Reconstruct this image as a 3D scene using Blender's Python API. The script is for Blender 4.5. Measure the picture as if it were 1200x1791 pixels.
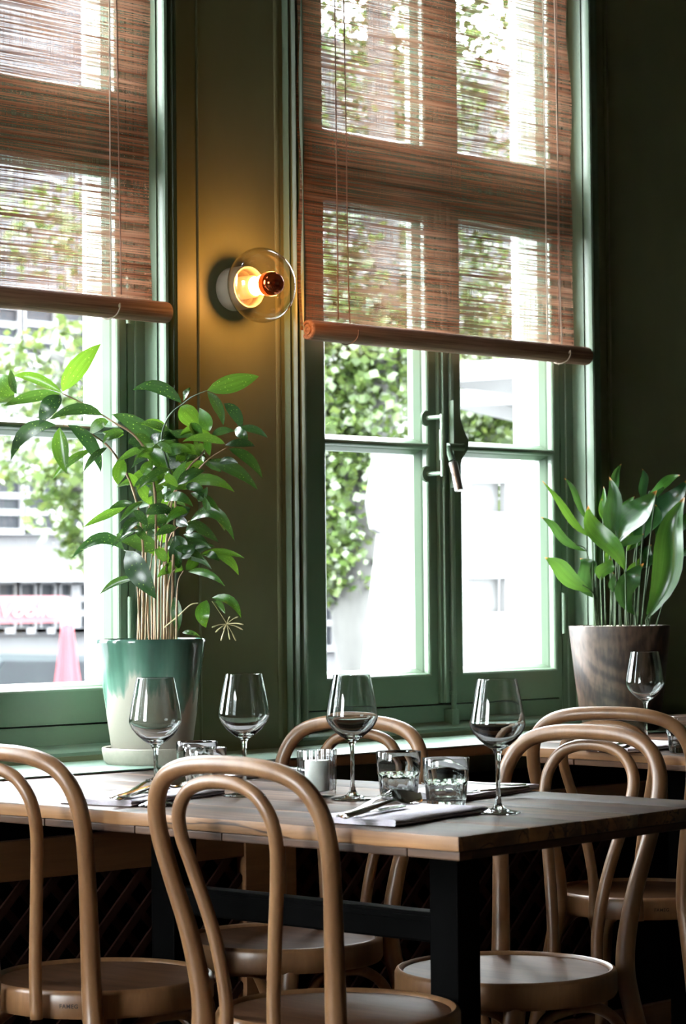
import bpy, bmesh, math, random
from mathutils import Vector, Matrix, noise
random.seed(7)
for o in list(bpy.data.objects): bpy.data.objects.remove(o)
scene = bpy.context.scene
C = scene.collection
PI = math.pi

# ------------------------------------------------------------------ camera
FPX = 4229.0
TH = math.radians(43.8); PITCH = math.radians(1.96); ROLL = .009
R0 = Vector((math.cos(TH), -math.sin(TH), 0)); F0 = Vector((math.sin(TH), math.cos(TH), 0)); U0 = Vector((0, 0, 1))
FW = F0*math.cos(PITCH) + U0*math.sin(PITCH)
U1 = -F0*math.sin(PITCH) + U0*math.cos(PITCH)
UP = U1*math.cos(ROLL) + R0*math.sin(ROLL)
RT = R0*math.cos(ROLL) - U1*math.sin(ROLL)
CAM = Vector((0, 0, 1.125))
cd = bpy.data.cameras.new('camera'); cam = bpy.data.objects.new('camera', cd); C.objects.link(cam)
cd.sensor_fit = 'VERTICAL'; cd.sensor_height = 36; cd.sensor_width = 36*1200/1791; cd.lens = FPX/1791*36
cd.clip_start = .05; cd.clip_end = 500
cd.dof.use_dof = True; cd.dof.focus_distance = 4.7; cd.dof.aperture_fstop = 9.0
m = Matrix((RT, UP, -FW)).transposed().to_4x4(); m.translation = CAM
cam.matrix_world = m
scene.camera = cam
def ray(x, y): return FW + RT*((x-600)/FPX) + UP*((895.5-y)/FPX)
def atY(x, y, Y): d = ray(x, y); return CAM + d*(Y/d.y)
def atZ(x, y, Z): d = ray(x, y); return CAM + d*((Z-CAM.z)/d.z)
def atF(x, y, D): return CAM + ray(x, y)*D

# ------------------------------------------------------------------ world, exposure
w = bpy.data.worlds.new('world'); scene.world = w; w.use_nodes = True
bg = w.node_tree.nodes['Background']
bg.inputs[0].default_value = (.92, .96, 1.0, 1); bg.inputs[1].default_value = 54.0
vs = scene.view_settings
vs.view_transform = 'Standard'; vs.look = 'None'; vs.exposure = 0.0; vs.gamma = 1.0; vs.use_curve_mapping = False
cy = scene.cycles
cy.use_denoising = True
cy.max_bounces = 12; cy.transmission_bounces = 12; cy.transparent_max_bounces = 24; cy.diffuse_bounces = 4; cy.glossy_bounces = 5
cy.sample_clamp_indirect = 8.0; cy.caustics_reflective = False; cy.blur_glossy = .6

# ------------------------------------------------------------------ material helpers
def nt(name):
    mt = bpy.data.materials.new(name); mt.use_nodes = True
    t = mt.node_tree; b = t.nodes['Principled BSDF']
    return mt, t, b
def N(t, kind, **kw):
    n = t.nodes.new(kind)
    for k, v in kw.items():
        if hasattr(n, k): setattr(n, k, v)
        else: n.inputs[k.replace('_', ' ')].default_value = v
    return n
def L(t, a, b): t.links.new(a, b)
def ramp(t, stops):
    r = t.nodes.new('ShaderNodeValToRGB'); e = r.color_ramp.elements
    e[0].position, e[0].color = stops[0][0], tuple(stops[0][1])+(1,) if len(stops[0][1]) == 3 else stops[0][1]
    e[1].position, e[1].color = stops[1][0], tuple(stops[1][1])+(1,)
    for p, c in stops[2:]:
        x = e.new(p); x.color = tuple(c)+(1,)
    return r
def coords(t, scale=(1, 1, 1), kind='Object', rot=(0, 0, 0)):
    tc = N(t, 'ShaderNodeTexCoord'); mp = N(t, 'ShaderNodeMapping')
    mp.inputs['Scale'].default_value = scale; mp.inputs['Rotation'].default_value = rot
    L(t, tc.outputs[kind], mp.inputs['Vector']); return mp.outputs['Vector']
def plain(name, col, rough=.5, metal=0.0, spec=.5):
    mt, t, b = nt(name)
    b.inputs['Base Color'].default_value = tuple(col)+(1,); b.inputs['Roughness'].default_value = rough
    b.inputs['Metallic'].default_value = metal; b.inputs['Specular IOR Level'].default_value = spec
    return mt
def noisy(name, c1, c2, scale=(5, 5, 5), rough=.5, bump=.0, detail=5, spec=.5, metal=0.0, bscale=None):
    mt, t, b = nt(name)
    v = coords(t, scale); n = N(t, 'ShaderNodeTexNoise', Scale=1.0, Detail=detail, Roughness=.6); L(t, v, n.inputs['Vector'])
    r = ramp(t, [(.3, c1), (.7, c2)]); L(t, n.outputs['Fac'], r.inputs['Fac']); L(t, r.outputs['Color'], b.inputs['Base Color'])
    b.inputs['Roughness'].default_value = rough; b.inputs['Specular IOR Level'].default_value = spec; b.inputs['Metallic'].default_value = metal
    if bump:
        bp = N(t, 'ShaderNodeBump', Strength=bump, Distance=.002); L(t, n.outputs['Fac'], bp.inputs['Height']); L(t, bp.outputs['Normal'], b.inputs['Normal'])
    return mt
def wood(name, c1, c2, c3, scale, rough=.45, bump=.15, spec=.4, rand=.25, cracks=False):
    mt, t, b = nt(name)
    v = coords(t, scale)
    oi = N(t, 'ShaderNodeObjectInfo'); ad = N(t, 'ShaderNodeVectorMath', operation='ADD'); sc = N(t, 'ShaderNodeVectorMath', operation='SCALE')
    cx = N(t, 'ShaderNodeCombineXYZ'); 
    for i in range(3): L(t, oi.outputs['Random'], cx.inputs[i])
    L(t, cx.outputs[0], sc.inputs[0]); sc.inputs['Scale'].default_value = 37.0
    L(t, v, ad.inputs[0]); L(t, sc.outputs[0], ad.inputs[1])
    n1 = N(t, 'ShaderNodeTexNoise', Scale=1.0, Detail=6, Roughness=.65, Distortion=.6); L(t, ad.outputs[0], n1.inputs['Vector'])
    n2 = N(t, 'ShaderNodeTexNoise', Scale=.22, Detail=3, Roughness=.5); L(t, ad.outputs[0], n2.inputs['Vector'])
    mx = N(t, 'ShaderNodeMath', operation='ADD'); mu = N(t, 'ShaderNodeMath', operation='MULTIPLY'); mu.inputs[1].default_value = .5
    L(t, n1.outputs['Fac'], mx.inputs[0]); L(t, n2.outputs['Fac'], mx.inputs[1]); L(t, mx.outputs[0], mu.inputs[0])
    r = ramp(t, [(.34, c1), (.66, c3), (.5, c2)]); L(t, mu.outputs[0], r.inputs['Fac'])
    hv = N(t, 'ShaderNodeHueSaturation'); L(t, r.outputs['Color'], hv.inputs['Color'])
    mr = N(t, 'ShaderNodeMapRange'); mr.inputs['To Min'].default_value = 1-rand; mr.inputs['To Max'].default_value = 1+rand
    L(t, oi.outputs['Random'], mr.inputs['Value']); L(t, mr.outputs[0], hv.inputs['Value'])
    cout = hv.outputs['Color']
    if cracks:      # drying cracks and old saw marks along the grain
        v3 = coords(t, (16, 1.3, 16)); ad3 = N(t, 'ShaderNodeVectorMath', operation='ADD'); L(t, v3, ad3.inputs[0]); L(t, sc.outputs[0], ad3.inputs[1])
        n3 = N(t, 'ShaderNodeTexNoise', Scale=1.0, Detail=4, Roughness=.55, Distortion=.3); L(t, ad3.outputs[0], n3.inputs['Vector'])
        rc_ = ramp(t, [(.485, (1, 1, 1)), (.515, (1, 1, 1)), (.497, (.12, .10, .09)), (.503, (.12, .10, .09))]); L(t, n3.outputs['Fac'], rc_.inputs['Fac'])
        rw = ramp(t, [(.40, (.6, .6, .6)), (.66, (1.9, 1.75, 1.6))]); L(t, n3.outputs['Fac'], rw.inputs['Fac'])
        m3 = N(t, 'ShaderNodeMix', data_type='RGBA', blend_type='MULTIPLY'); m3.inputs[0].default_value = 1; L(t, cout, m3.inputs[6]); L(t, rc_.outputs['Color'], m3.inputs[7])
        m4 = N(t, 'ShaderNodeMix', data_type='RGBA', blend_type='MULTIPLY'); m4.inputs[0].default_value = 1; L(t, m3.outputs[2], m4.inputs[6]); L(t, rw.outputs['Color'], m4.inputs[7]); cout = m4.outputs[2]
    L(t, cout, b.inputs['Base Color'])
    b.inputs['Roughness'].default_value = rough; b.inputs['Specular IOR Level'].default_value = spec
    bp = N(t, 'ShaderNodeBump', Strength=bump, Distance=.001); L(t, n1.outputs['Fac'], bp.inputs['Height']); L(t, bp.outputs['Normal'], b.inputs['Normal'])
    return mt
def thin_glass(name, tint=(1, 1, 1), refl=1.0, rough=.0):
    mt, t, b = nt(name); t.nodes.remove(b); out = t.nodes['Material Output']
    tr = N(t, 'ShaderNodeBsdfTransparent'); tr.inputs[0].default_value = tuple(tint)+(1,)
    gl = N(t, 'ShaderNodeBsdfGlossy'); gl.inputs['Roughness'].default_value = rough
    fr = N(t, 'ShaderNodeFresnel', IOR=1.45); mu = N(t, 'ShaderNodeMath', operation='MULTIPLY'); mu.inputs[1].default_value = refl
    ge = N(t, 'ShaderNodeNewGeometry'); mr = N(t, 'ShaderNodeMapRange'); mr.inputs['To Min'].default_value = 1.45; mr.inputs['To Max'].default_value = 1/1.45   # a thin wall reflects alike from both sides
    L(t, ge.outputs['Backfacing'], mr.inputs['Value']); L(t, mr.outputs[0], fr.inputs['IOR'])
    L(t, fr.outputs[0], mu.inputs[0]); mx = N(t, 'ShaderNodeMixShader'); L(t, mu.outputs[0], mx.inputs[0]); L(t, tr.outputs[0], mx.inputs[1]); L(t, gl.outputs[0], mx.inputs[2])
    L(t, mx.outputs[0], out.inputs['Surface']); return mt
def real_glass(name, ior=1.47):
    mt, t, b = nt(name); t.nodes.remove(b)
    g = N(t, 'ShaderNodeBsdfGlass', IOR=ior); g.inputs['Roughness'].default_value = 0.0; g.inputs['Color'].default_value = (.97, .985, .98, 1)
    L(t, g.outputs[0], t.nodes['Material Output'].inputs['Surface']); return mt
def emis(name, col, s):
    mt, t, b = nt(name); b.inputs['Base Color'].default_value = tuple(col)+(1,); b.inputs['Emission Color'].default_value = tuple(col)+(1,); b.inputs['Emission Strength'].default_value = s
    return mt
def leaf_mat(name, dark, bright, spots=False, tips=False):
    mt, t, b = nt(name); out = t.nodes['Material Output']
    oi = N(t, 'ShaderNodeObjectInfo')
    r = ramp(t, [(.0, dark), (1.0, bright), (.55, tuple(a_*.68+b2*.32 for a_, b2 in zip(dark, bright)))]); L(t, oi.outputs['Random'], r.inputs['Fac'])
    col = r.outputs['Color']
    uv = N(t, 'ShaderNodeTexCoord')
    wv = N(t, 'ShaderNodeTexNoise', Scale=1.0, Detail=2); mp = N(t, 'ShaderNodeMapping'); mp.inputs['Scale'].default_value = (1.2, 26, 1)
    L(t, uv.outputs['UV'], mp.inputs['Vector']); L(t, mp.outputs[0], wv.inputs['Vector'])
    hv = N(t, 'ShaderNodeHueSaturation'); mr = N(t, 'ShaderNodeMapRange'); mr.inputs['From Min'].default_value = .3; mr.inputs['From Max'].default_value = .7; mr.inputs['To Min'].default_value = .75; mr.inputs['To Max'].default_value = 1.25
    L(t, wv.outputs['Fac'], mr.inputs['Value']); L(t, mr.outputs[0], hv.inputs['Value']); L(t, col, hv.inputs['Color']); col = hv.outputs['Color']
    if spots:
        vo = N(t, 'ShaderNodeTexVoronoi', Scale=1.0); mp2 = N(t, 'ShaderNodeMapping'); mp2.inputs['Scale'].default_value = (14, 5, 1)
        L(t, uv.outputs['UV'], mp2.inputs['Vector']); L(t, mp2.outputs[0], vo.inputs['Vector'])
        rr = ramp(t, [(.10, (1, 1, 1)), (.20, (0, 0, 0))]); L(t, vo.outputs['Distance'], rr.inputs['Fac'])
        mx = N(t, 'ShaderNodeMix', data_type='RGBA'); mu = N(t, 'ShaderNodeMath', operation='MULTIPLY'); mu.inputs[1].default_value = .45
        L(t, rr.outputs['Color'], mu.inputs[0]); L(t, mu.outputs[0], mx.inputs[0]); L(t, col, mx.inputs[6]); mx.inputs[7].default_value = (.22, .42, .07, 1); col = mx.outputs[2]
    if tips:
        sx = N(t, 'ShaderNodeSeparateXYZ'); L(t, uv.outputs['UV'], sx.inputs[0])
        rr = ramp(t, [(.93, (0, 0, 0)), (.985, (1, 1, 1))]); L(t, sx.outputs[0], rr.inputs['Fac'])
        mx = N(t, 'ShaderNodeMix', data_type='RGBA'); L(t, rr.outputs['Color'], mx.inputs[0]); L(t, col, mx.inputs[6]); mx.inputs[7].default_value = (.6, .3, .05, 1); col = mx.outputs[2]
    L(t, col, b.inputs['Base Color']); b.inputs['Roughness'].default_value = .27; b.inputs['Specular IOR Level'].default_value = .6
    tl = N(t, 'ShaderNodeBsdfTranslucent'); hv2 = N(t, 'ShaderNodeHueSaturation'); hv2.inputs['Value'].default_value = 1.5; hv2.inputs['Hue'].default_value = .462
    L(t, col, hv2.inputs['Color']); L(t, hv2.outputs['Color'], tl.inputs['Color'])
    mx = N(t, 'ShaderNodeMixShader'); mx.inputs[0].default_value = .34
    L(t, b.outputs[0], mx.inputs[1]); L(t, tl.outputs[0], mx.inputs[2]); L(t, mx.outputs[0], out.inputs['Surface'])
    return mt
TRANSL = .10
def woven(name, open_amt, dense):
    # reed cloth: fine horizontal threads of uneven thickness, gaps between them let light through
    mt, t, b = nt(name); out = t.nodes['Material Output']; t.nodes.remove(b)
    tc = N(t, 'ShaderNodeTexCoord')
    def tex(sx, sz, det=2, dist=0.0):
        mp = N(t, 'ShaderNodeMapping'); mp.inputs['Scale'].default_value = (sx, 1, sz); L(t, tc.outputs['Object'], mp.inputs['Vector'])
        n = N(t, 'ShaderNodeTexNoise', Scale=1.0, Detail=det, Roughness=.6, Distortion=dist); L(t, mp.outputs[0], n.inputs['Vector']); return n.outputs['Fac']
    fine = tex(4, 330, 1); streak = tex(1.6, 95, 3, .15); band = tex(.4, 14, 2); slub = tex(1.3, 60, 1, .2); warp = tex(420, 6, 0)
    def math_(op, a, b_):
        n = N(t, 'ShaderNodeMath', operation=op)
        for i, q in enumerate((a, b_)):
            if isinstance(q, (int, float)): n.inputs[i].default_value = q
            else: L(t, q, n.inputs[i])
        return n.outputs[0]
    def mrange(v, a, b_, c, d):
        n = N(t, 'ShaderNodeMapRange'); L(t, v, n.inputs['Value'])
        for k, q in zip(('From Min', 'From Max', 'To Min', 'To Max'), (a, b_, c, d)): n.inputs[k].default_value = q
        return n.outputs[0]
    gap = mrange(fine, .38, .62, 0, 1)
    gap = math_('MULTIPLY', gap, mrange(streak, .30, .43, .5, 1))
    gap = math_('MULTIPLY', gap, mrange(band, .3, .6, .85, 1))
    gap = math_('MULTIPLY', gap, mrange(warp, .4, .6, .6, 1))
    gap = math_('MULTIPLY', gap, mrange(slub, .26, .33, .0, 1))
    gap = math_('MULTIPLY', gap, open_amt)
    r = ramp(t, [(.28, dense[0]), (.6, dense[2]), (.42, dense[1])]); L(t, streak, r.inputs['Fac'])
    df = N(t, 'ShaderNodeBsdfDiffuse'); L(t, r.outputs['Color'], df.inputs['Color'])
    tl = N(t, 'ShaderNodeBsdfTranslucent'); L(t, r.outputs['Color'], tl.inputs['Color'])
    m1 = N(t, 'ShaderNodeMixShader'); m1.inputs[0].default_value = TRANSL; L(t, df.outputs[0], m1.inputs[1]); L(t, tl.outputs[0], m1.inputs[2])
    tp = N(t, 'ShaderNodeBsdfTransparent'); m2 = N(t, 'ShaderNodeMixShader'); L(t, gap, m2.inputs[0]); L(t, m1.outputs[0], m2.inputs[1]); L(t, tp.outputs[0], m2.inputs[2])
    L(t, m2.outputs[0], out.inputs['Surface']); return mt

M = {}
M['green'] = noisy('sage_green_paint', (.118, .172, .115), (.135, .195, .132), (3, 3, 3), .38, .12, 4)
M['wall'] = noisy('green_wall_paint', (.135, .146, .076), (.175, .186, .10), (4, 4, 2), .5, .3, 6)
M['sillpaint'] = noisy('pale_green_sill_paint', (0.15, 0.24, 0.1837), (0.225, 0.315, 0.2475), (2, 14, 6), .36, .15, 5)
M['plaster'] = noisy('white_exterior_plaster', (.75, .75, .74), (.82, .82, .82), (3, 3, 3), .8)
M['floor'] = wood('dark_oak_floor', (.03, .018, .01), (.05, .03, .018), (.07, .045, .025), (3, 30, 30), .4)
M['ceiling'] = noisy('ceiling_paint', (.34, .32, .26), (.40, .38, .31), (2, 2, 2), .8)
M['roomwall'] = noisy('dark_room_paint', (.15, .145, .10), (.19, .18, .125), (2, 2, 2), .7)
M['pane'] = thin_glass('window_glass', (.97, .985, .98), .8)
M['fabric'] = woven('woven_reed_cloth', .85, ((.085, .03, .015), (.29, .13, .075), (.45, .25, .16)))
M['rollcloth'] = noisy('rolled_reed_cloth', (.15, .065, .035), (.36, .2, .125), (4, 160, 160), .75, .5, 3)
M['cord'] = plain('blind_cord', (.22, .12, .08), .8)
M['cordlight'] = plain('pale_cord', (.45, .36, .28), .8)
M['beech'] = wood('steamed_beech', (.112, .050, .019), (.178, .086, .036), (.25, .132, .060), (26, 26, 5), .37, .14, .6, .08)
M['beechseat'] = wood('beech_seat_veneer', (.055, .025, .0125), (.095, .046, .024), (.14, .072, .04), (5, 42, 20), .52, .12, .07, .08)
M['stamp'] = plain('branded_ink', (.03, .015, .008), .7)
M['plank'] = wood('reclaimed_table_wood', (.008, .004, .0025), (.040, .021, .0125), (.115, .07, .046), (55, 2.6, 55), .48, .9, .12, .4, True)
M['plankside'] = wood('table_edge_wood', (0.0558, 0.02604, 0.01116), (0.1488, 0.0775, 0.0341), (0.2108, 0.1178, 0.0558), (30, 4, 60), .45, .5, .4, .15, True)
M['batten'] = wood('dark_batten_wood', (0.021, 0.0096, 0.0048), (0.066, 0.03, 0.0144), (0.102, 0.051, 0.024), (30, 6, 60), .55, .4, .3, .35)
M['apron'] = wood('oiled_pine', (0.084, 0.035, 0.0126), (0.14, 0.063, 0.0245), (0.182, 0.0875, 0.035), (3.5, 40, 40), .5, .2, .3, .1)
M['lattice'] = wood('dark_red_lattice_wood', (0.011, 0.00385, 0.00275), (0.01925, 0.00715, 0.0044), (0.0275, 0.0099, 0.0066), (20, 20, 20), .8, .2, .1, .3)
M['steel'] = noisy('black_steel', (.0012, .0012, .0012), (.0022, .0022, .0022), (20, 20, 20), .6, .1, spec=.03)
M['chrome'] = noisy('polished_steel', (.62, .61, .6), (.7, .69, .68), (30, 30, 30), .12, metal=1.0)
M['brushed'] = noisy('brushed_steel', (.4, .37, .35), (.5, .47, .44), (60, 60, 4), .32, metal=1.0)
M['glass'] = real_glass('clear_glass')
M['holder'] = thin_glass('fluted_thin_glass', (.95, .97, .97), 2.6)
M['napkin'] = noisy('linen_napkin', (.74, .70, .77), (.84, .80, .87), (90, 90, 90), .85, .3)
M['wax'] = noisy('white_wax', (.8, .77, .7), (.85, .83, .78), (12, 12, 12), .5)
M['cup'] = noisy('cream_lamp_cup', (.30, .26, .20), (.36, .31, .25), (9, 9, 9), .45)
M['lampglass'] = thin_glass('blown_lamp_glass', (.98, .96, .93), 2.4)
M['bulb'] = emis('bulb_glow', (1, .44, .11), 190.0)
M['socket_glow'] = emis('glowing_socket', (1, .55, .2), .5)  # bulb light on the socket, put into its material as emission
M['copper'] = plain('copper_mirror_cap', (.42, .085, .03), .08, 1.0)
M['leaf1'] = leaf_mat('spotted_leaf', (.008, .032, .009), (.046, .155, .011), True)
M['leaf2'] = leaf_mat('cast_iron_leaf', (.010, .045, .013), (.042, .145, .014), False, True)
M['cane'] = noisy('plant_cane', (.20, .12, .06), (.36, .25, .14), (60, 60, 20), .7)
M['twig'] = noisy('green_twig', (.022, .05, .014), (.045, .085, .024), (40, 40, 40), .6)
M['flower'] = noisy('dry_flower', (.45, .42, .2), (.6, .55, .3), (40, 40, 40), .7)
M['soil'] = noisy('potting_soil', (.03, .018, .01), (.07, .045, .025), (50, 50, 50), .9, .8)
M['pebble'] = noisy('white_pebbles', (.6, .55, .45), (.8, .75, .65), (40, 40, 40), .8)

# glazed pot: green glaze running down over bare grey stoneware
mt, t, b = nt('drip_glazed_stoneware')
tc = N(t, 'ShaderNodeTexCoord'); sx = N(t, 'ShaderNodeSeparateXYZ'); L(t, tc.outputs['Object'], sx.inputs[0])
mp = N(t, 'ShaderNodeMapping'); mp.inputs['Scale'].default_value = (34, 34, 3.0); L(t, tc.outputs['Object'], mp.inputs[0])
nz = N(t, 'ShaderNodeTexNoise', Scale=1.0, Detail=2); L(t, mp.outputs[0], nz.inputs['Vector'])
ma = N(t, 'ShaderNodeMath', operation='MULTIPLY_ADD'); L(t, nz.outputs['Fac'], ma.inputs[0]); ma.inputs[1].default_value = .20; L(t, sx.outputs[2], ma.inputs[2])
rr = ramp(t, [(.236, (.42, .40, .33)), (.37, (.035, .085, .062)), (.246, (.27, .34, .28)), (.258, (.13, .25, .19)), (.30, (.075, .165, .12))]); L(t, ma.outputs[0], rr.inputs['Fac'])
L(t, rr.outputs[0], b.inputs['Base Color'])
ro = ramp(t, [(.225, (.5, .5, .5)), (.25, (.12, .12, .12))]); L(t, ma.outputs[0], ro.inputs['Fac']); L(t, ro.outputs[0], b.inputs['Roughness'])
n2 = N(t, 'ShaderNodeTexNoise', Scale=60, Detail=3); L(t, tc.outputs['Object'], n2.inputs['Vector']); bp = N(t, 'ShaderNodeBump', Strength=.25, Distance=.002); L(t, n2.outputs['Fac'], bp.inputs['Height']); L(t, bp.outputs[0], b.inputs['Normal'])
M['glaze'] = mt
M['stoneware'] = noisy('bare_stoneware', (.38, .37, .30), (.50, .48, .40), (30, 30, 30), .55, .3)
# carved wooden pot with flowing figure
mt, t, b = nt('figured_walnut')
v = coords(t, (2.6, 2.6, 4.2)); n0 = N(t, 'ShaderNodeTexNoise', Scale=1.0, Detail=3, Distortion=1.2); L(t, v, n0.inputs['Vector'])
wv = N(t, 'ShaderNodeMath', operation='MULTIPLY'); wv.inputs[1].default_value = 38; L(t, n0.outputs['Fac'], wv.inputs[0])
sn = N(t, 'ShaderNodeMath', operation='SINE'); L(t, wv.outputs[0], sn.inputs[0])
mp = coords(t, (50, 50, 14)); n1 = N(t, 'ShaderNodeTexNoise', Scale=2.0, Detail=5); L(t, mp, n1.inputs['Vector'])
ad = N(t, 'ShaderNodeMath', operation='MULTIPLY_ADD'); ad.inputs[1].default_value = .24; L(t, sn.outputs[0], ad.inputs[0]); L(t, n1.outputs['Fac'], ad.inputs[2])
rr = ramp(t, [(.25, (.014, .008, .0055)), (.8, (.082, .051, .034)), (.5, (.040, .023, .015))]); L(t, ad.outputs[0], rr.inputs['Fac']); L(t, rr.outputs[0], b.inputs['Base Color']); b.inputs['Roughness'].default_value = .5
bp = N(t, 'ShaderNodeBump', Strength=.3, Distance=.002); L(t, n1.outputs['Fac'], bp.inputs['Height']); L(t, bp.outputs[0], b.inputs['Normal'])
M['walnut'] = mt
# street
M['pavement'] = noisy('pale_pavement', (0.07, 0.07, 0.0735), (0.091, 0.091, 0.0945), (1, 1, 1), .9)
M['facade'] = noisy('pale_facade', (0.0219, 0.0213, 0.0237), (0.0264, 0.0259, 0.0281), (.4, .4, .4), .8)
M['facadetrim'] = noisy('white_facade_trim', (0.0547, 0.0547, 0.0584), (0.0638, 0.0638, 0.0667), (1, 1, 1), .8)
M['darkpane'] = noisy('dark_window_pane', (0.00401, 0.00474, 0.00638), (0.00657, 0.00766, 0.00948), (.7, .7, .7), .6, spec=.1)
M['red'] = noisy('red_canvas', (.12, .0035, .008), (.15, .005, .012), (4, 4, 4), .8)
M['redsign'] = noisy('red_awning', (.085, .011, .015), (.10, .014, .019), (2, 2, 2), .8)
M['white'] = noisy('white_canvas', (.075, .075, .075), (.08, .08, .08), (2, 2, 2), .85)
M['bark'] = noisy('plane_tree_bark', (0.01765, 0.01765, 0.01647), (0.03529, 0.03529, 0.03235), (9, 9, 3), .9, .5)
M['carblue'] = noisy('blue_grey_car_paint', (0.00584, 0.00948, 0.0117), (0.00875, 0.0135, 0.016), (1, 1, 1), .45, spec=.2)
M['tyre'] = plain('tyre_rubber', (.02, .02, .02), .8)
mt = leaf_mat('street_tree_leaf', (.018, .036, .007), (.055, .085, .02)); M['treeleaf'] = mt
t = mt.node_tree
ge = N(t, 'ShaderNodeNewGeometry')
for nd in t.nodes:
    if nd.type == 'VALTORGB':
        L(t, ge.outputs['Random Per Island'], nd.inputs['Fac'])

# ------------------------------------------------------------------ mesh helpers
def box(bm, x0, x1, y0, y1, z0, z1, bev=0.0):
    vs_ = [bm.verts.new(p) for p in ((x0, y0, z0), (x1, y0, z0), (x1, y1, z0), (x0, y1, z0), (x0, y0, z1), (x1, y0, z1), (x1, y1, z1), (x0, y1, z1))]
    fs = [bm.faces.new([vs_[i] for i in q]) for q in ((3, 2, 1, 0), (4, 5, 6, 7), (0, 1, 5, 4), (1, 2, 6, 5), (2, 3, 7, 6), (3, 0, 4, 7))]
    if bev:
        es = list({e for f in fs for e in f.edges})
        bmesh.ops.bevel(bm, geom=es, offset=bev, segments=2, affect='EDGES', profile=.6)
def catmull(pts, n):
    P = [Vector(p) for p in pts]; P = [P[0]*2-P[1]] + P + [P[-1]*2-P[-2]]; out = []
    for i in range(1, len(P)-2):
        for k in range(n):
            u = k/n; a, b_, c, d = P[i-1], P[i], P[i+1], P[i+2]
            out.append(.5*((2*b_)+(c-a)*u+(2*a-5*b_+4*c-d)*u*u+(3*b_-a-3*c+d)*u**3))
    out.append(P[-2]); return out
def tube(bm, pts, rad, seg=10, cap=True, flat=1.0):
    pts = [Vector(p) for p in pts]; n = len(pts)
    if not hasattr(rad, '__len__'): rad = [rad]*n
    rings = []; ref = None
    for i, p in enumerate(pts):
        tn = (pts[min(i+1, n-1)]-pts[max(i-1, 0)]).normalized()
        if ref is None: ref = Vector((0, 0, 1)) if abs(tn.z) < .9 else Vector((1, 0, 0))
        s = tn.cross(ref)
        if s.length < 1e-5: s = tn.orthogonal()
        s.normalize(); u = s.cross(tn).normalized(); ref = u
        rings.append([bm.verts.new(p+s*math.cos(2*PI*k/seg)*rad[i]+u*math.sin(2*PI*k/seg)*rad[i]*flat) for k in range(seg)])
    for i in range(n-1):
        for k in range(seg):
            bm.faces.new((rings[i][k], rings[i][(k+1) % seg], rings[i+1][(k+1) % seg], rings[i+1][k]))
    if cap:
        bm.faces.new(rings[0][::-1]); bm.faces.new(rings[-1])
def lathe(bm, prof, seg=32, mtx=None, rfun=None):
    rings = []; mtx = mtx or Matrix()
    for r, z in prof:
        if r < 1e-6: rings.append([bm.verts.new(mtx @ Vector((0, 0, z)))])
        else: rings.append([bm.verts.new(mtx @ Vector(((r*(rfun(k, z) if rfun else 1))*math.cos(2*PI*k/seg), (r*(rfun(k, z) if rfun else 1))*math.sin(2*PI*k/seg), z))) for k in range(seg)])
    for a, b_ in zip(rings, rings[1:]):
        for k in range(seg):
            q = (k+1) % seg
            if len(a) == 1 and len(b_) == 1: continue
            if len(a) == 1: bm.faces.new((a[0], b_[q], b_[k]))
            elif len(b_) == 1: bm.faces.new((a[k], a[q], b_[0]))
            else: bm.faces.new((a[k], a[q], b_[q], b_[k]))
def prism(bm, poly, d0, d1, f):
    a = [bm.verts.new(f(p, d0)) for p in poly]; b_ = [bm.verts.new(f(p, d1)) for p in poly]; n = len(poly)
    bm.faces.new(a); bm.faces.new(b_[::-1])
    for i in range(n): bm.faces.new((a[(i+1) % n], a[i], b_[i], b_[(i+1) % n]))
def BM(): return bmesh.new()
def link(name, me, mat, parent=None, smooth=False):
    o = bpy.data.objects.new(name, me); C.objects.link(o)
    if mat and not me.materials: me.materials.append(M[mat])
    if parent: o.parent = parent
    return o
def obj(name, bm, mat, parent=None, smooth=False, recalc=True):
    if recalc: bmesh.ops.recalc_face_normals(bm, faces=bm.faces)
    me = bpy.data.meshes.new(name); bm.to_mesh(me); bm.free()
    if smooth:
        me.shade_smooth() if smooth is True else me.shade_smooth()
        if smooth is not True: me.set_sharp_from_angle(angle=math.radians(smooth))
    return link(name, me, mat, parent)
def tag(o, label=None, cat=None, group=None, kind=None):
    if label: o['label'] = label
    if cat: o['category'] = cat
    if group: o['group'] = group
    if kind: o['kind'] = kind
    return o
def empty(name, loc=(0, 0, 0), rz=0.0, label=None, cat=None, group=None, kind=None):
    o = bpy.data.objects.new(name, None); C.objects.link(o); o.location = loc; o.rotation_euler.z = rz; o.empty_display_size = .05
    return tag(o, label, cat, group, kind)
def copy_tree(o, parent=None):
    c = o.copy(); C.objects.link(c); c.parent = parent
    for ch in list(o.children): copy_tree(ch, c)
    return c
def struct(name, bm, mat, smooth=False): return tag(obj(name, bm, mat, None, smooth), kind='structure')

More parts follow.
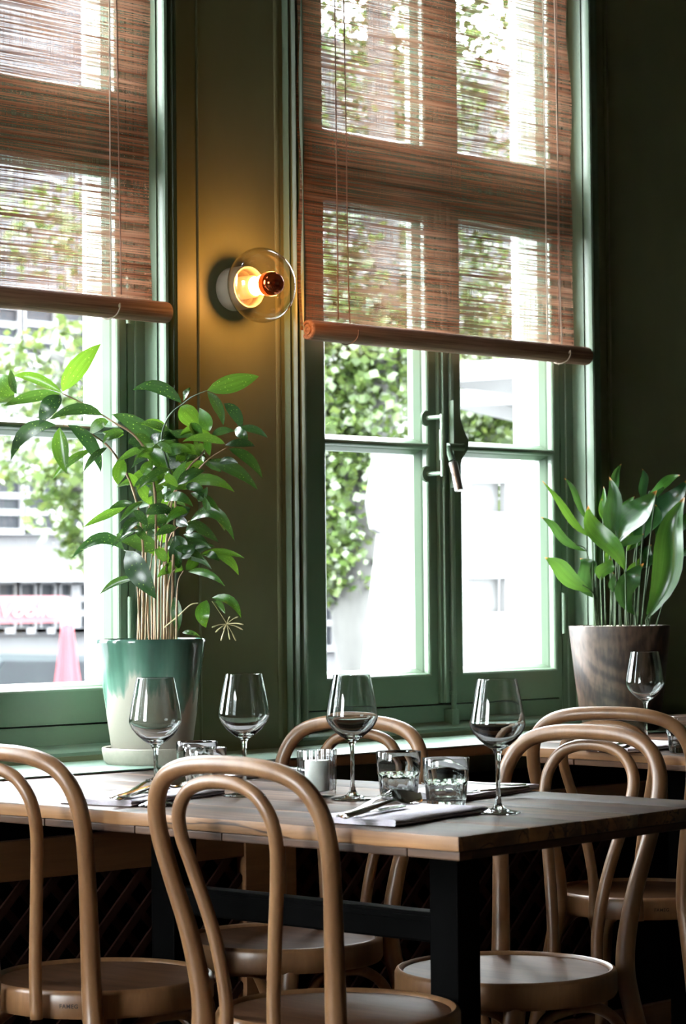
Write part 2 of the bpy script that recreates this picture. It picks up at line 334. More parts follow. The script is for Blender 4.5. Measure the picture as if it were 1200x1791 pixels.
# ------------------------------------------------------------------ the room
WY = 4.08            # room face of the window wall
OUT = 4.30           # street face
TZ = .775            # table tops
SILLY = 3.808        # front of the sill
ZTOP = 2.86          # head of the window openings
PITCHX = 1.43        # distance from window to window
OPEN = [(3.779, 4.786), (3.779-PITCHX, 4.786-PITCHX), (3.779-2*PITCHX, 4.786-2*PITCHX), (3.779-3*PITCHX, 4.786-3*PITCHX)]
XL, XR, YB, CEIL = -3.4, 8.6, -3.6, 3.35
bm = BM(); box(bm, XL-.2, XR+.2, YB-.2, OUT, -.12, 0); struct('floor', bm, 'floor')
bm = BM(); box(bm, XL-.2, XR+.2, YB-.2, OUT, CEIL, CEIL+.15); struct('ceiling', bm, 'ceiling')
bm = BM(); box(bm, XL-.2, XL, YB, WY, 0, .75); box(bm, XL-.2, XL, YB, WY, 2.95, CEIL)
LW = [(2.1, 3.8)]; ys = [YB]+[v for a in LW for v in a]+[WY]
for i in range(0, len(ys), 2): box(bm, XL-.2, XL, ys[i], ys[i+1], .75, 2.95)
struct('wall_left', bm, 'roomwall')
for k, (ya, yb) in enumerate(LW):  # out of view, added to light the chairs from the left
    bm = BM()
    for y in (ya, (ya+yb)/2-.03, yb-.06): box(bm, XL-.14, XL-.08, y, y+.06, .75, 2.95)
    for z in (.75, 2.1, 2.89): box(bm, XL-.14, XL-.08, ya, yb, z, z+.06)
    wd_ = struct('window_%d' % (5+k), bm, 'green')
    bm = BM(); box(bm, XL-.112, XL-.108, ya+.05, yb-.05, .8, 2.9); obj('pane', bm, 'pane', wd_)
bm = BM(); box(bm, XR, XR+.2, YB, WY, 0, CEIL); struct('wall_right', bm, 'roomwall')
bm = BM(); box(bm, XL-.2, XR+.2, YB-.2, YB, 0, CEIL); struct('wall_rear', bm, 'roomwall')
bm = BM()
box(bm, XL-.2, XR+.2, WY, OUT-.05, 0, .79); box(bm, XL-.2, XR+.2, WY, OUT-.05, ZTOP, CEIL)
xs = [XL-.2] + [v for a in reversed(OPEN) for v in a] + [XR+.2]
for i in range(0, len(xs), 2): box(bm, xs[i], xs[i+1], WY, OUT-.05, .79, ZTOP)
struct('wall_window_side', bm, 'wall')
bm = BM()   # white plastered street face with its own narrower reveals
box(bm, XL-.2, XR+.2, OUT-.05, OUT, -1.6, .86); box(bm, XL-.2, XR+.2, OUT-.05, OUT, ZTOP-.05, 4.5)
for i in range(0, len(xs), 2): box(bm, xs[i]-(.0 if i == 0 else .035), xs[i+1]+.02, OUT-.05, OUT, .86, ZTOP-.05)
struct('wall_street_face', bm, 'plaster')

# mouldings of the piers
def vtrim(name, x0, x1, prof, z0=.80, z1=3.0, mat='green'):
    bm = BM(); n = len(prof)
    poly = [(x0+(x1-x0)*u, WY-d) for u, d in prof]
    poly = [(x0, WY+.002)] + poly + [(x1, WY+.002)]
    prism(bm, poly, z0, z1, lambda p, z: (p[0], p[1], z)); return struct(name, bm, mat, 40)
CAS = [(0, .0), (0, .016), (.08, .024), (.20, .026), (.30, .020), (.36, .008), (.44, .008), (.50, .018), (.58, .023), (.66, .018), (.72, .007), (.80, .007), (.85, .014), (.92, .016), (1.0, .0)]
ti = 1
for k, (a, b_) in enumerate(OPEN):
    vtrim('trim_%d' % ti, b_, b_+.048, CAS); ti += 1
    vtrim('trim_%d' % ti, a-.048, a, [(1-u, d) for u, d in CAS][::-1]); ti += 1
# bead frame of the panel on the pier (and on the hidden ones)
for k in range(3):
    px0, px1 = 3.473-k*PITCHX, 3.712-k*PITCHX
    for j, (xa, xb) in enumerate(((px0-.004, px0+.004), (px1-.008, px1+.008))):
        vtrim('trim_%d' % ti, xa, xb, [(0, .001), (.2, .003), (.5, .004), (.8, .003), (1, .001)], mat='wall'); ti += 1
vtrim('trim_%d' % ti, 4.875, 4.895, [(0, .004), (.3, .006), (1, .0)], mat='wall'); ti += 1

# window joinery
def rect_ring(bm, loops):
    rings = [[bm.verts.new(p) for p in ((x0, y, z0), (x1, y, z0), (x1, y, z1), (x0, y, z1))] for (x0, x1, z0, z1, y) in loops]
    for a, b_ in zip(rings, rings[1:]+rings[:1]):
        for k in range(4): bm.faces.new((a[k], a[(k+1) % 4], b_[(k+1) % 4], b_[k]))
def light(bm, gx0, gx1, gz0, gz1, ox0, ox1, oz0, oz1, yf=4.122, yg=4.166):
    st = [(0, yg+.012), (0, yg-.006), (.003, yg-.012), (.008, yg-.022), (.011, yg-.026), (.0115, yf+.006), (.014, yf+.002), (.018, yf)]
    loops = [(gx0-o, gx1+o, gz0-o, gz1+o, y) for o, y in st]
    loops += [(ox0, ox1, oz0, oz1, yf), (ox0, ox1, oz0, oz1, yg+.012)]
    rect_ring(bm, loops)
def make_window(name, dx, label):
    root = empty(name, (0, 0, 0)); tag(root, label, None, None, 'structure')
    a, b_ = OPEN[0][0]+dx, OPEN[0][1]+dx
    bm = BM()  # fixed box frame with stepped edges
    for (x0, x1) in ((a, a+.062), (b_-.062, b_)):
        box(bm, x0, x1, 4.127, 4.25, .80, ZTOP)
    box(bm, b_-.031, b_, 4.119, 4.127, .80, ZTOP, .003); box(bm, a, a+.031, 4.119, 4.127, .80, ZTOP, .003)
    box(bm, b_-.050, b_-.031, 4.1235, 4.127, .80, ZTOP, .001); box(bm, a+.031, a+.050, 4.1235, 4.127, .80, ZTOP, .001)
    box(bm, a+.062, b_-.062, 4.127, 4.25, .79, .852); box(bm, a+.062, b_-.062, 4.180, 4.25, .85, .90); box(bm, a+.062, b_-.062, 4.127, 4.25, ZTOP-.06, ZTOP)
    box(bm, b_-.004, b_, WY-.002, 4.127, .80, ZTOP); box(bm, a, a+.004, WY-.002, 4.127, .80, ZTOP)
    obj('frame', bm, 'green', root)
    bm = BM(); box(bm, a+.062, b_-.062, 4.112, 4.25, 2.105, 2.180, .006); box(bm, a+.062, b_-.062, 4.118, 4.25, 2.092, 2.105); obj('transom', bm, 'green', root)
    lx0, lx1, rx0, rx1 = 3.913+dx, 4.231+dx, 4.376+dx, 4.695+dx; mid = 4.302+dx
    for (g0, g1, o0, o1) in ((lx0, lx1, a+.050, mid-.030), (rx0, rx1, mid+.004, b_-.054)):
        bm = BM()
        light(bm, g0, g1, .943, 1.468, o0, o1, .856, 1.488)
        light(bm, g0, g1, 1.506, 2.044, o0, o1, 1.488, 2.092)
        s = obj('casement', bm, 'green', root)
        for z0, z1 in ((.943, 1.468), (1.506, 2.044)):
            bm = BM(); box(bm, g0-.004, g1+.004, 4.166, 4.170, z0-.004, z1+.004); obj('pane', bm, 'pane', s)
        bm = BM(); light(bm, g0, g1, 2.237, 2.76, o0, o1, 2.180, ZTOP-.06); s = obj('top_light', bm, 'green', root)
        bm = BM(); box(bm, g0-.004, g1+.004, 4.166, 4.170, 2.233, 2.764); obj('pane', bm, 'pane', s)
    bm = BM(); box(bm, mid-.030, mid+.004, 4.112, 4.16, .858, 2.09, .004); box(bm, mid-.034, mid+.008, 4.118, 4.20, 2.17, ZTOP-.05, .004); box(bm, mid-.034, mid+.008, 4.168, 4.20, .858, 2.12); box(bm, mid-.022, mid-.010, 4.104, 4.113, .858, 2.09, .003); obj('meeting_stile', bm, 'green', root)
    bm = BM(); tube(bm, [(mid-.001+.006, 4.104, .83), (mid+.005, 4.104, 2.08)], .0062, 10); box(bm, mid-.006, mid+.018, 4.098, 4.128, .803, .842, .003); box(bm, mid-.004, mid+.016, 4.100, 4.122, .878, .886, .002); box(bm, mid-.004, mid+.014, 4.100, 4.122, .935, .943, .002)
    obj('bolt_rod', bm, 'green', root, 40)
    for z in (1.02, 1.72):
        bm = BM(); tube(bm, [(b_-.054, 4.114, z), (b_-.054, 4.114, z+.105)], .006, 10); obj('hinge', bm, 'green', root, 40)
    # raised moulded ledge below the frame
    bm = BM()
    prism(bm, [(4.088, .779), (4.088, .797), (4.094, .803), (4.112, .808), (4.130, .812), (4.16, .812), (4.16, .779)], a-.02, b_+.02, lambda p, x: (x, p[0], p[1])); obj('ledge', bm, 'sillpaint', root, 40)
    return root
w2 = make_window('window_2', 0.0, 'green painted casement window with bolt handle, right of the wall lamp')
w1 = make_window('window_1', -PITCHX, 'green painted casement window behind the speckled leafy plant')
w3 = make_window('window_3', -2*PITCHX, 'unseen green painted casement window further along the wall'); w4 = make_window('window_4', -3*PITCHX, 'unseen green painted casement window at the far end of the wall')  # both unseen, added to bring more daylight in from the left
# bolt lever and pull handle on window_2
mid = 4.302
bm = BM(); poly = [(-.006, -.105), (.012, -.105), (.013, -.06), (.022, -.035), (.046, -.008), (.048, .012), (.034, .032), (.020, .062), (.014, .11), (-.006, .11)]
prism(bm, poly, 4.085, 4.100, lambda p, y: (mid+p[0], y, 1.49+p[1])); h = obj('espagnolette', bm, 'green', w2)
bm = BM(); lathe(bm, [(0, .006), (.006, .005), (.008, 0)], 14, Matrix.Translation((mid+.026, 4.084, 1.487)) @ Matrix.Rotation(PI/2, 4, 'X')); obj('rivet', bm, 'green', h, True)
lp = [atY(783, 781, 4.080), atY(787, 793, 4.074), atY(791, 805, 4.068), atY(792, 808, 4.067), atY(803, 858, 4.045)]
bm = BM(); tube(bm, lp[:3], [.0075, .0082, .0086], 12); tube(bm, [(mid+.028, 4.087, 1.484), lp[0]], .009, 10); lv = obj('lever', bm, 'green', w2, 40)
bm = BM(); tube(bm, lp[3:4]+[lp[3].lerp(lp[4], .03), lp[4], lp[4].lerp(lp[3], -.004)], [.009, .0112, .0108, .0095], 16); obj('lever_grip', bm, 'brushed', lv, 40)
bm = BM()
tube(bm, [(mid-.066, 4.120, 1.555), (mid-.066, 4.062, 1.555)], .0055, 10); tube(bm, [(mid-.066, 4.120, 1.418), (mid-.066, 4.062, 1.418)], .0055, 10)
tube(bm, [(mid-.066, 4.064, 1.410), (mid-.066, 4.064, 1.450)], .007, 12); tube(bm, [(mid-.066, 4.064, 1.524), (mid-.066, 4.064, 1.562)], .007, 12); tube(bm, [(mid-.066, 4.064, 1.450), (mid-.066, 4.064, 1.524)], .0088, 14)
pull = obj('pull_handle', bm, 'green', w2, 40)
for z in (1.555, 1.418):
    bm = BM(); lathe(bm, [(0, .006), (.018, .005), (.02, 0)], 18, Matrix.Translation((mid-.066, 4.122, z)) @ Matrix.Rotation(PI/2, 4, 'X')); obj('rosette', bm, 'green', pull, 40)

# ------------------------------------------------------------------ sill and radiator cover
bm = BM(); box(bm, XL, XR, 3.810, WY, .753, .7755, .004); sill = struct('sill', bm, 'apron')
sill.name = 'trim_sill'
for (y0, y1) in ((SILLY, 3.945), (3.948, WY)):
    bm = BM(); box(bm, XL, XR, y0, y1, .7755, .779, .0012); obj('board', bm, 'sillpaint', sill)
rc = empty('radiator_cover', (3.2, 3.85, 0), 0, 'low wooden radiator cover with dark diagonal lattice under the sill', 'radiator cover')
def loc(bm, root):
    bmesh.ops.translate(bm, verts=bm.verts, vec=-Vector(root.location)); return bm
bm = BM(); box(bm, 2.0, 3.385, 3.84, 3.862, .576, .654, .002); obj('top_rail', loc(bm, rc), 'apron', rc)
bm = BM(); box(bm, 3.53, 5.9, 3.84, 3.862, .60, .654, .002); obj('top_rail', loc(bm, rc), 'apron', rc)
bm = BM(); box(bm, 3.385, 3.53, 3.835, 3.864, .0, .70, .002); obj('stile', loc(bm, rc), 'apron', rc)
bm = BM(); box(bm, 2.0, 5.9, 3.84, 3.862, .0, .10, .002); obj('plinth', loc(bm, rc), 'apron', rc)
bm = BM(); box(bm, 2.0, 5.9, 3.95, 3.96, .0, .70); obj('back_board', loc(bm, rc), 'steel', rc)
def clip(x0, x1, z0, z1, c, s):     # line z = c + s*x inside the rectangle
    pts = []
    for x in (x0, x1):
        z = c+s*x
        if z0 <= z <= z1: pts.append((x, z))
    for z in (z0, z1):
        x = (z-c)/s
        if x0 < x < x1: pts.append((x, z))
    return pts if len(pts) == 2 else None
for (x0, x1) in ((2.3, 3.385), (3.53, 4.6)):
    for s, yy in ((1.0, 3.846), (-1.0, 3.853)):
        c = (.1-s*x1 if s > 0 else .1-0+0) ; step = .075
        cs = [k*step for k in range(-120, 200)]
        for c in cs:
            q = clip(x0, x1, .1, .58, c, s)
            if not q: continue
            (xa, za), (xb, zb) = sorted(q)
            if math.hypot(xb-xa, zb-za) < .03: continue
            d = Vector((xb-xa, 0, zb-za)).normalized(); nn = Vector((-d.z, 0, d.x))*.0085
            bm = BM(); poly = [(xa-nn.x, za-nn.z), (xb-nn.x, zb-nn.z), (xb+nn.x, zb+nn.z), (xa+nn.x, za+nn.z)]
            prism(bm, poly, yy, yy+.006, lambda p, y: (p[0], y, p[1])); obj('lattice_slat', loc(bm, rc), 'lattice', rc)

# ------------------------------------------------------------------ blinds
def make_blind(x0, x1, rx0, rx1, zb, label, cords):
    root = empty('woven_blind', (x0, 4.055, zb), 0, label, 'blind', 'woven reed roller blinds')
    H = ZTOP+.05-zb
    bm = BM(); nx, nz = 14, 60; g = []
    for j in range(nz+1):
        row = []
        for i in range(nx+1):
            u, v = i/nx, j/nz
            ex = (.0035*math.sin(v*23+1)+.003*math.sin(v*9+x0)) if i in (0, nx) else 0
            row.append(bm.verts.new(((x1-x0)*u+ex, .004*math.sin(u*5+v*3)+.003*math.sin(v*17+u*2), H*v)))
        g.append(row)
    for j in range(nz):
        for i in range(nx): bm.faces.new((g[j][i], g[j][i+1], g[j+1][i+1], g[j+1][i]))
    obj('woven_cloth', bm, 'fabric', root, True)
    bm = BM(); r = .0235; mt_ = Matrix.Translation((rx0-x0, -.012, 0)) @ Matrix.Rotation(PI/2, 4, 'Y')
    ln = rx1-rx0
    lathe(bm, [(0, .003), (.006, .003), (.0065, 0), (.011, 0), (.0115, .003), (.015, .003), (.0155, 0), (.0205, 0), (r-.001, .002), (r, .006), (r*1.03, ln*.3), (r*.99, ln*.6), (r, ln-.006), (r-.001, ln-.001), (0, ln)], 28, mt_)
    obj('bottom_roll', bm, 'rollcloth', root, 35)
    bm = BM(); box(bm, 0, x1-x0, -.02, .02, H, H+.04, .003); obj('head_rail', bm, 'apron', root)
    for (cx, lean, mat, loop) in cords:
        bm = BM(); k = cx-x0
        pts = [(k+lean, -.008, H), (k+lean*.5, -.010, H*.5), (k, -.012, .03)]
        if loop: pts += [(k, -.040, .006), (k-.006, -.036, -.018), (k-.018, -.014, -.0265), (k-.022, .012, -.012)]
        tube(bm, catmull(pts, 6), .0016, 6); obj('cord', bm, mat, root, True)
    return root
make_blind(3.757, 4.712, 3.768, 4.752, 1.733, 'brown woven reed blind half lowered, right of the glowing wall lamp', [(3.905, -.012, 'cord', True), (3.868, 0, 'cord', False), (4.655, -.012, 'cordlight', True), (4.645, .012, 'cord', False), (4.60, 0, 'cordlight', False)])
make_blind(2.345, 3.314, 2.35, 3.352, 1.741, 'brown woven reed blind half lowered above the speckled leafy plant', [(3.200, .0, 'cordlight', True), (3.226, -.012, 'cord', False), (2.5, 0, 'cord', True)])

# ------------------------------------------------------------------ wall lamp
lx, lz = 3.572, 1.813
lamp = empty('wall_lamp', (lx, WY, lz), 0, 'glowing round glass wall lamp with copper capped bulb between the windows', 'wall lamp')
RX = Matrix.Rotation(PI/2, 4, 'X')      # local z -> -Y
bm = BM(); lathe(bm, [(0, 0), (.047, 0), (.049, .004), (.048, .056), (.046, .060), (.043, .060), (.042, .056), (.042, .030), (0, .030)], 40, RX); obj('mounting_cup', bm, 'cup', lamp, 35)
bm = BM(); lathe(bm, [(0, .03), (.026, .03), (.025, .075), (.022, .080), (0, .080)], 28, RX); obj('socket', bm, 'socket_glow', lamp, 35)
bm = BM(); lathe(bm, [(0, .080), (.013, .082), (.019, .094), (.024, .112), (.0255, .124)], 28, RX); obj('bulb', bm, 'bulb', lamp, True)
bm = BM(); lathe(bm, [(.0262, .118), (.0268, .130), (.0255, .143), (.021, .153), (.012, .160), (0, .162)], 28, RX); obj('mirror_cap', bm, 'copper', lamp, True)
bm = BM(); pr = []
for k in range(3, 33):
    an = -PI/2 + PI*k/32
    pr.append((max(.0, .084*math.cos(an)), .101+.066*math.sin(an)))
pr[-1] = (0, pr[-1][1]); lathe(bm, pr, 48, RX); obj('glass_shade', bm, 'lampglass', lamp, True)

# ------------------------------------------------------------------ chairs
def sym(pts): return [(-x, y, z) for x, y, z in pts] + [p for p in pts[::-1]][1:]
def make_chair():
    root = empty('bentwood_chair')
    outer = [(.205, -.285, 0), (.178, -.222, .20), (.150, -.176, .38), (.140, -.169, .47), (.150, -.184, .58), (.168, -.208, .68), (.177, -.226, .75), (.170, -.239, .803), (.140, -.249, .842), (.085, -.256, .861), (0, -.258, .866)]
    pts = catmull(sym(outer), 7); n = len(pts)
    rad = [.0145+.0035*max(0, 1-abs(p.z-.42)/.25) if p.z > .3 else .0135+.0045*max(0, 1-abs(p.z-.42)/.42) for p in pts]
    bm = BM(); tube(bm, pts, rad, 14); obj('back_hoop', bm, 'beech', root, True)
    inner = [(.051, -.210, .418), (.050, -.211, .50), (.064, -.222, .60), (.088, -.243, .70), (.099, -.257, .753), (.095, -.266, .792), (.072, -.271, .823), (.040, -.273, .837), (0, -.273, .841)]
    bm = BM(); tube(bm, catmull(sym(inner), 7), .0112, 12); obj('inner_hoop', bm, 'beech', root, True)
    R = .1975
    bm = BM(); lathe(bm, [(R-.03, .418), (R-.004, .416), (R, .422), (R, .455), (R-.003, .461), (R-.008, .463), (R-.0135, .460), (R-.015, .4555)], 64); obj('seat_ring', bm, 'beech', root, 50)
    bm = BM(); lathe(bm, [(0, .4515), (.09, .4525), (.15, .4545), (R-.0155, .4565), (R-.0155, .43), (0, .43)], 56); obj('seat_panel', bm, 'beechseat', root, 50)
    for s in (-1, 1):
        bm = BM(); tube(bm, catmull([(s*.118, .128, .43), (s*.125, .145, .36), (s*.142, .170, .22), (s*.165, .205, 0)], 7), [.019]*8+[.017]*7+[.0145]*7, 12); obj('front_leg', bm, 'beech', root, True)
        bm = BM(); tube(bm, catmull([(s*.155, -.165, .28), (s*.160, -.120, .36), (s*.150, -.060, .398), (s*.142, .02, .402), (s*.142, .085, .385), (s*.140, .140, .30)], 6), .0105, 10); obj('side_brace', bm, 'beech', root, True)
    bm = BM(); tube(bm, catmull([(-.13, .135, .28), (-.11, .115, .365), (-.05, .10, .400), (.05, .10, .400), (.11, .115, .365), (.13, .135, .28)], 6), .0105, 10); obj('front_brace', bm, 'beech', root, True)
    cu = bpy.data.curves.new('t', 'FONT'); cu.body = 'FAMEG'; cu.size = .0095; cu.align_x = 'CENTER'; cu.align_y = 'CENTER'; cu.space_character = 1.15; cu.offset = .0002
    to = bpy.data.objects.new('t', cu); C.objects.link(to)
    me = bpy.data.meshes.new_from_object(to.evaluated_get(bpy.context.evaluated_depsgraph_get())); bpy.data.objects.remove(to); bpy.data.curves.remove(cu)
    a0 = math.asin(.092/R)
    for v in me.vertices:
        an = a0+v.co.x/R; z = .438+v.co.y; v.co = Vector((math.sin(an)*(R+.0006), -math.cos(an)*(R+.0006), z))
    me.name = 'stamp'; link('stamp', me, 'stamp', root)['label'] = 'dark maker stamp reading FAMEG'
    return root
ch0 = make_chair()
CH = [((2.650, 3.388), -82, 'beech bentwood chair cut off by the left edge, its back towards the viewer'),
      ((2.698, 2.835), -84, 'beech bentwood chair in the middle foreground, back hoop overlapping the table edge'),
      ((3.190, 3.510), 100, 'beech bentwood chair behind the table facing the viewer, left of the far side pair'),
      ((3.192, 2.922), 95, 'beech bentwood chair behind the table at its right corner, seat beside the black leg'),
      ((4.246, 3.472), -66, 'beech bentwood chair at the second table, its back hoop in front of the wooden planter')]
for i, (p, rz, lb) in enumerate(CH):
    c = ch0 if i == 0 else copy_tree(ch0)
    c.location = (p[0], p[1], 0); c.rotation_euler.z = math.radians(rz); tag(c, lb, 'chair', 'bentwood dining chairs')

# ------------------------------------------------------------------ tables
def make_table(corner, rz, Ln, Wd, label):
    root = empty('dining_table', (corner[0], corner[1], 0), rz, label, 'table', 'reclaimed wood dining tables')
    rnd = random.Random(int(corner[0]*100))
    ws = [.17, .135, .15, .14]; ws.append(Wd-sum(ws)); x = 0
    for i, wd in enumerate(ws):
        bm = BM(); box(bm, x+.0008, x+wd-.0008, rnd.uniform(-.0006, .0006), Ln, TZ-.023, TZ-rnd.uniform(0, .0012), .0035)
        if i in (0, len(ws)-1):      # worn outer edges
            bmesh.ops.subdivide_edges(bm, edges=[e for e in bm.edges if abs(e.verts[0].co.y-e.verts[1].co.y) > .5], cuts=26)
            for v in bm.verts:
                nz = noise.noise(Vector((v.co.x*6, v.co.y*9, i+v.co.z*8)))
                v.co.x += nz*.0022; v.co.z += (nz*.0009 if v.co.z > TZ-.01 else 0)-.0012*(nz > .15)
        for v in bm.verts:
            if v.co.y > Ln-.02: v.co.y += (SILLY-.0035-corner[1]-v.co.x*math.sin(rz))/math.cos(rz)-Ln
        po = obj('plank', bm, 'plank', root, 40); x += wd
        po.data.materials.append(M['plankside'])
        for f in po.data.polygons:
            if abs(f.normal.z) < .55: f.material_index = 1
    y = 0; k = 0                         # under-frame battens, in short lengths
    while y < Ln-.11:
        ln = min(rnd.choice((.10, .16, .22, .3)), Ln-.1-y)
        for xx in (.003, Wd-.033):
            j = rnd.uniform(-.0012, .0012)
            bm = BM(); box(bm, xx+j, xx+.03+j, y+.0008, y+ln-.0008, TZ-.036, TZ-.0232, .0022); obj('batten', bm, 'batten', root)
        y += ln
    bm = BM(); box(bm, .033, Wd-.033, .002, .032, TZ-.036, TZ-.0232, .002); obj('batten', bm, 'batten', root)
    bm = BM(); box(bm, .033, Wd-.033, Ln-.13, Ln-.10, TZ-.036, TZ-.0232, .002); obj('batten', bm, 'batten', root)
    cx = .41; ya, yb = .34, .34+.665
    for yy in (ya, yb):
        bm = BM(); box(bm, cx-.03, cx+.03, yy-.03, yy+.03, .012, TZ-.045, .003); obj('post', bm, 'steel', root)
        bm = BM(); box(bm, cx-.26, cx+.26, yy-.03, yy+.03, TZ-.046, TZ-.037, .001); obj('top_plate', bm, 'steel', root)
        bm = BM(); box(bm, cx-.28, cx+.28, yy-.04, yy+.04, .0, .012, .003); obj('foot', bm, 'steel', root)
    bm = BM(); box(bm, cx-.02, cx+.02, ya+.03, yb-.03, .545, .595, .004); box(bm, cx-.022, cx+.022, ya+.03, yb-.03, .580, .588, .001); obj('stretcher', bm, 'steel', root)
    return root
TROT = math.radians(4.6)
tab = make_table((2.541, 2.416), TROT, 1.40, .715, 'worn plank dining table on black steel posts in the foreground')
tab2 = make_table((4.130, 2.57), math.radians(0.0), 1.238, .725, 'worn plank dining table behind, partly cut off by the right edge')

# ------------------------------------------------------------------ glassware
def make_wine():
    root = empty('wine_glass')
    outp = [(0, 0), (.036, 0), (.0372, .0012), (.036, .0022), (.022, .0045), (.010, .0085), (.005, .016), (.0037, .030), (.0035, .055), (.0037, .080), (.0046, .092), (.0085, .1005)]
    outp += [(.020, .1075), (.031, .1170), (.0395, .1275), (.0437, .1360), (.0447, .1405), (.0441, .1460), (.0405, .1680), (.0355, .1940), (.0318, .2130)]
    inp = [(.0309, .2133), (.0346, .1938), (.0396, .1680), (.0432, .1460), (.0437, .1405), (.0426, .1365), (.0382, .1285), (.029, .1185), (.018, .1105), (.008, .1068), (0, .1060)]
    bm = BM(); lathe(bm, outp+inp, 56); obj('glass_body', bm, 'glass', root, 60); return root
def make_tumbler():
    root = empty('water_tumbler'); seg = 96
    outp = [(0, 0), (.029, 0), (.0308, .002), (.0325, .012), (.0345, .036), (.0352, .0415), (.0368, .0435), (.0374, .046), (.0378, .060), (.0388, .0800)]
    inp = [(.0381, .0812), (.0370, .0805), (.0358, .060), (.0350, .046), (.0325, .030), (.0305, .016), (.027, .0125), (0, .0118)]
    def rf(k, z): return 1+(.075*abs(math.cos(PI*k/8))-.05 if .001 < z < .042 else 0)
    bm = BM(); lathe(bm, outp, seg, None, rf)
    n0 = len(outp); lathe(bm, [outp[-1]]+inp, seg)
    bmesh.ops.remove_doubles(bm, verts=bm.verts, dist=1e-5)
    obj('glass_body', bm, 'glass', root, 50); return root
wg0 = make_wine()
WG = [((273, 1408), TZ, 'empty wine glass in front of the green glazed pot'), ((428, 1392), TZ, 'empty wine glass left of the candle, second from the left'),
      ((617, 1398), TZ, 'empty wine glass just right of the candle'), ((872, 1422), TZ, 'empty wine glass nearest the right corner of the front table'),
      ((1130, 1302), TZ, 'empty wine glass on the second table in front of the wooden planter')]
for i, (p, z, lb) in enumerate(WG):
    g = wg0 if i == 0 else copy_tree(wg0); g.location = atZ(p[0], p[1], z); g.rotation_euler.z = i*.7; tag(g, lb, 'wine glass', 'clear wine glasses')
tu0 = make_tumbler()
TU = [((345, 1374), 'ribbed glass tumbler at the left, rear one of the pair by the green pot'), ((359, 1388), 'ribbed glass tumbler at the left, front one of the pair by the green pot'),
      ((698, 1397), 'ribbed glass tumbler beside the middle wine glass, taller looking of the pair'), ((781, 1412), 'ribbed glass tumbler behind the spoon bowl, right one of the pair'),
      ((1196, 1316), 'ribbed glass tumbler on the second table at the right edge')]
for i, (p, lb) in enumerate(TU):
    g = tu0 if i == 0 else copy_tree(tu0); g.location = atZ(p[0], p[1], TZ); g.rotation_euler.z = i*.5; tag(g, lb, 'tumbler', 'ribbed water tumblers')
# candle in a square fluted holder
p = atZ(555, 1393, TZ); ca = empty('candle_holder', p, math.radians(20), 'square fluted glass candle holder with a white candle', 'candle')
def sq(k, z): 
    a = 2*PI*k/64; c, s = abs(math.cos(a)), abs(math.sin(a)); q = (c**5+s**5)**(-1/5); return q*(1+.02*math.cos(16*a))
bm = BM(); lathe(bm, [(0, 0), (.026, 0), (.0275, .002), (.0285, .030), (.0292, .078), (.0288, .081), (.0265, .081), (.0258, .078), (.0250, .012), (.023, .010), (0, .0095)], 64, None, sq); obj('glass_holder', bm, 'holder', ca, 50)
bm = BM(); lathe(bm, [(0, .0105), (.0205, .0105), (.0215, .013), (.0215, .060), (.0205, .063), (.006, .0615), (0, .0610)], 32); cw = obj('wax', bm, 'wax', ca, 50)
bm = BM(); tube(bm, [(0, 0, .061), (.0005, 0, .067), (.002, 0, .072)], .0008, 6); obj('wick', bm, 'tyre', ca, True)

# ------------------------------------------------------------------ napkins and cutlery
def make_napkin(Ln=.27, Wd=.15, layers=4, th=.0024):
    bm = BM(); path = []
    for k in range(layers):
        z = k*th*1.02+th*.5; a, b_ = (0, Wd) if k % 2 == 0 else (Wd, 0)
        path.append((a, z)); path.append(((a*2+b_)/3, z)); path.append(((a+b_*2)/3, z)); path.append((b_, z))
        if k < layers-1:
            sgn = 1 if b_ > 0 else -1; path.append((b_+sgn*th*.55, z+th*.5))
    nl = 10; P = [Vector((x, z)) for x, z in path]
    L_, R_ = [], []
    for i, q in enumerate(P):
        d = (P[min(i+1, len(P)-1)]-P[max(i-1, 0)]).normalized(); nn = Vector((-d.y, d.x))*(th*.43); L_.append(q+nn); R_.append(q-nn)
    prof = L_+R_[::-1]; rings = []
    for j in range(nl+1):
        y = Ln*j/nl; ring = []
        for q in prof:
            edge = min(j, nl-j)/nl
            wob = .0016*math.sin(q.x*60+j*1.3)*(1 if edge < .15 else .3)*(q.y/(layers*th))
            ring.append(bm.verts.new((q.x+.002*math.sin(j*.9), y+.0015*math.sin(q.x*40+q.y*400)*(edge == 0), q.y+max(wob, -q.y*.5))))
        rings.append(ring)
    n = len(prof)
    for a, b_ in zip(rings, rings[1:]):
        for k in range(n): bm.faces.new((a[k], a[(k+1) % n], b_[(k+1) % n], b_[k]))
    bm.faces.new(rings[0]); bm.faces.new(rings[-1][::-1])
    bmesh.ops.translate(bm, verts=bm.verts, vec=(-Wd/2, -Ln/2, 0))
    bmesh.ops.recalc_face_normals(bm, faces=bm.faces)
    me = bpy.data.meshes.new('napkin'); bm.to_mesh(me); bm.free(); me.shade_smooth(); me.set_sharp_from_angle(angle=math.radians(50)); me.materials.append(M['napkin']); return me
nap_me = make_napkin()
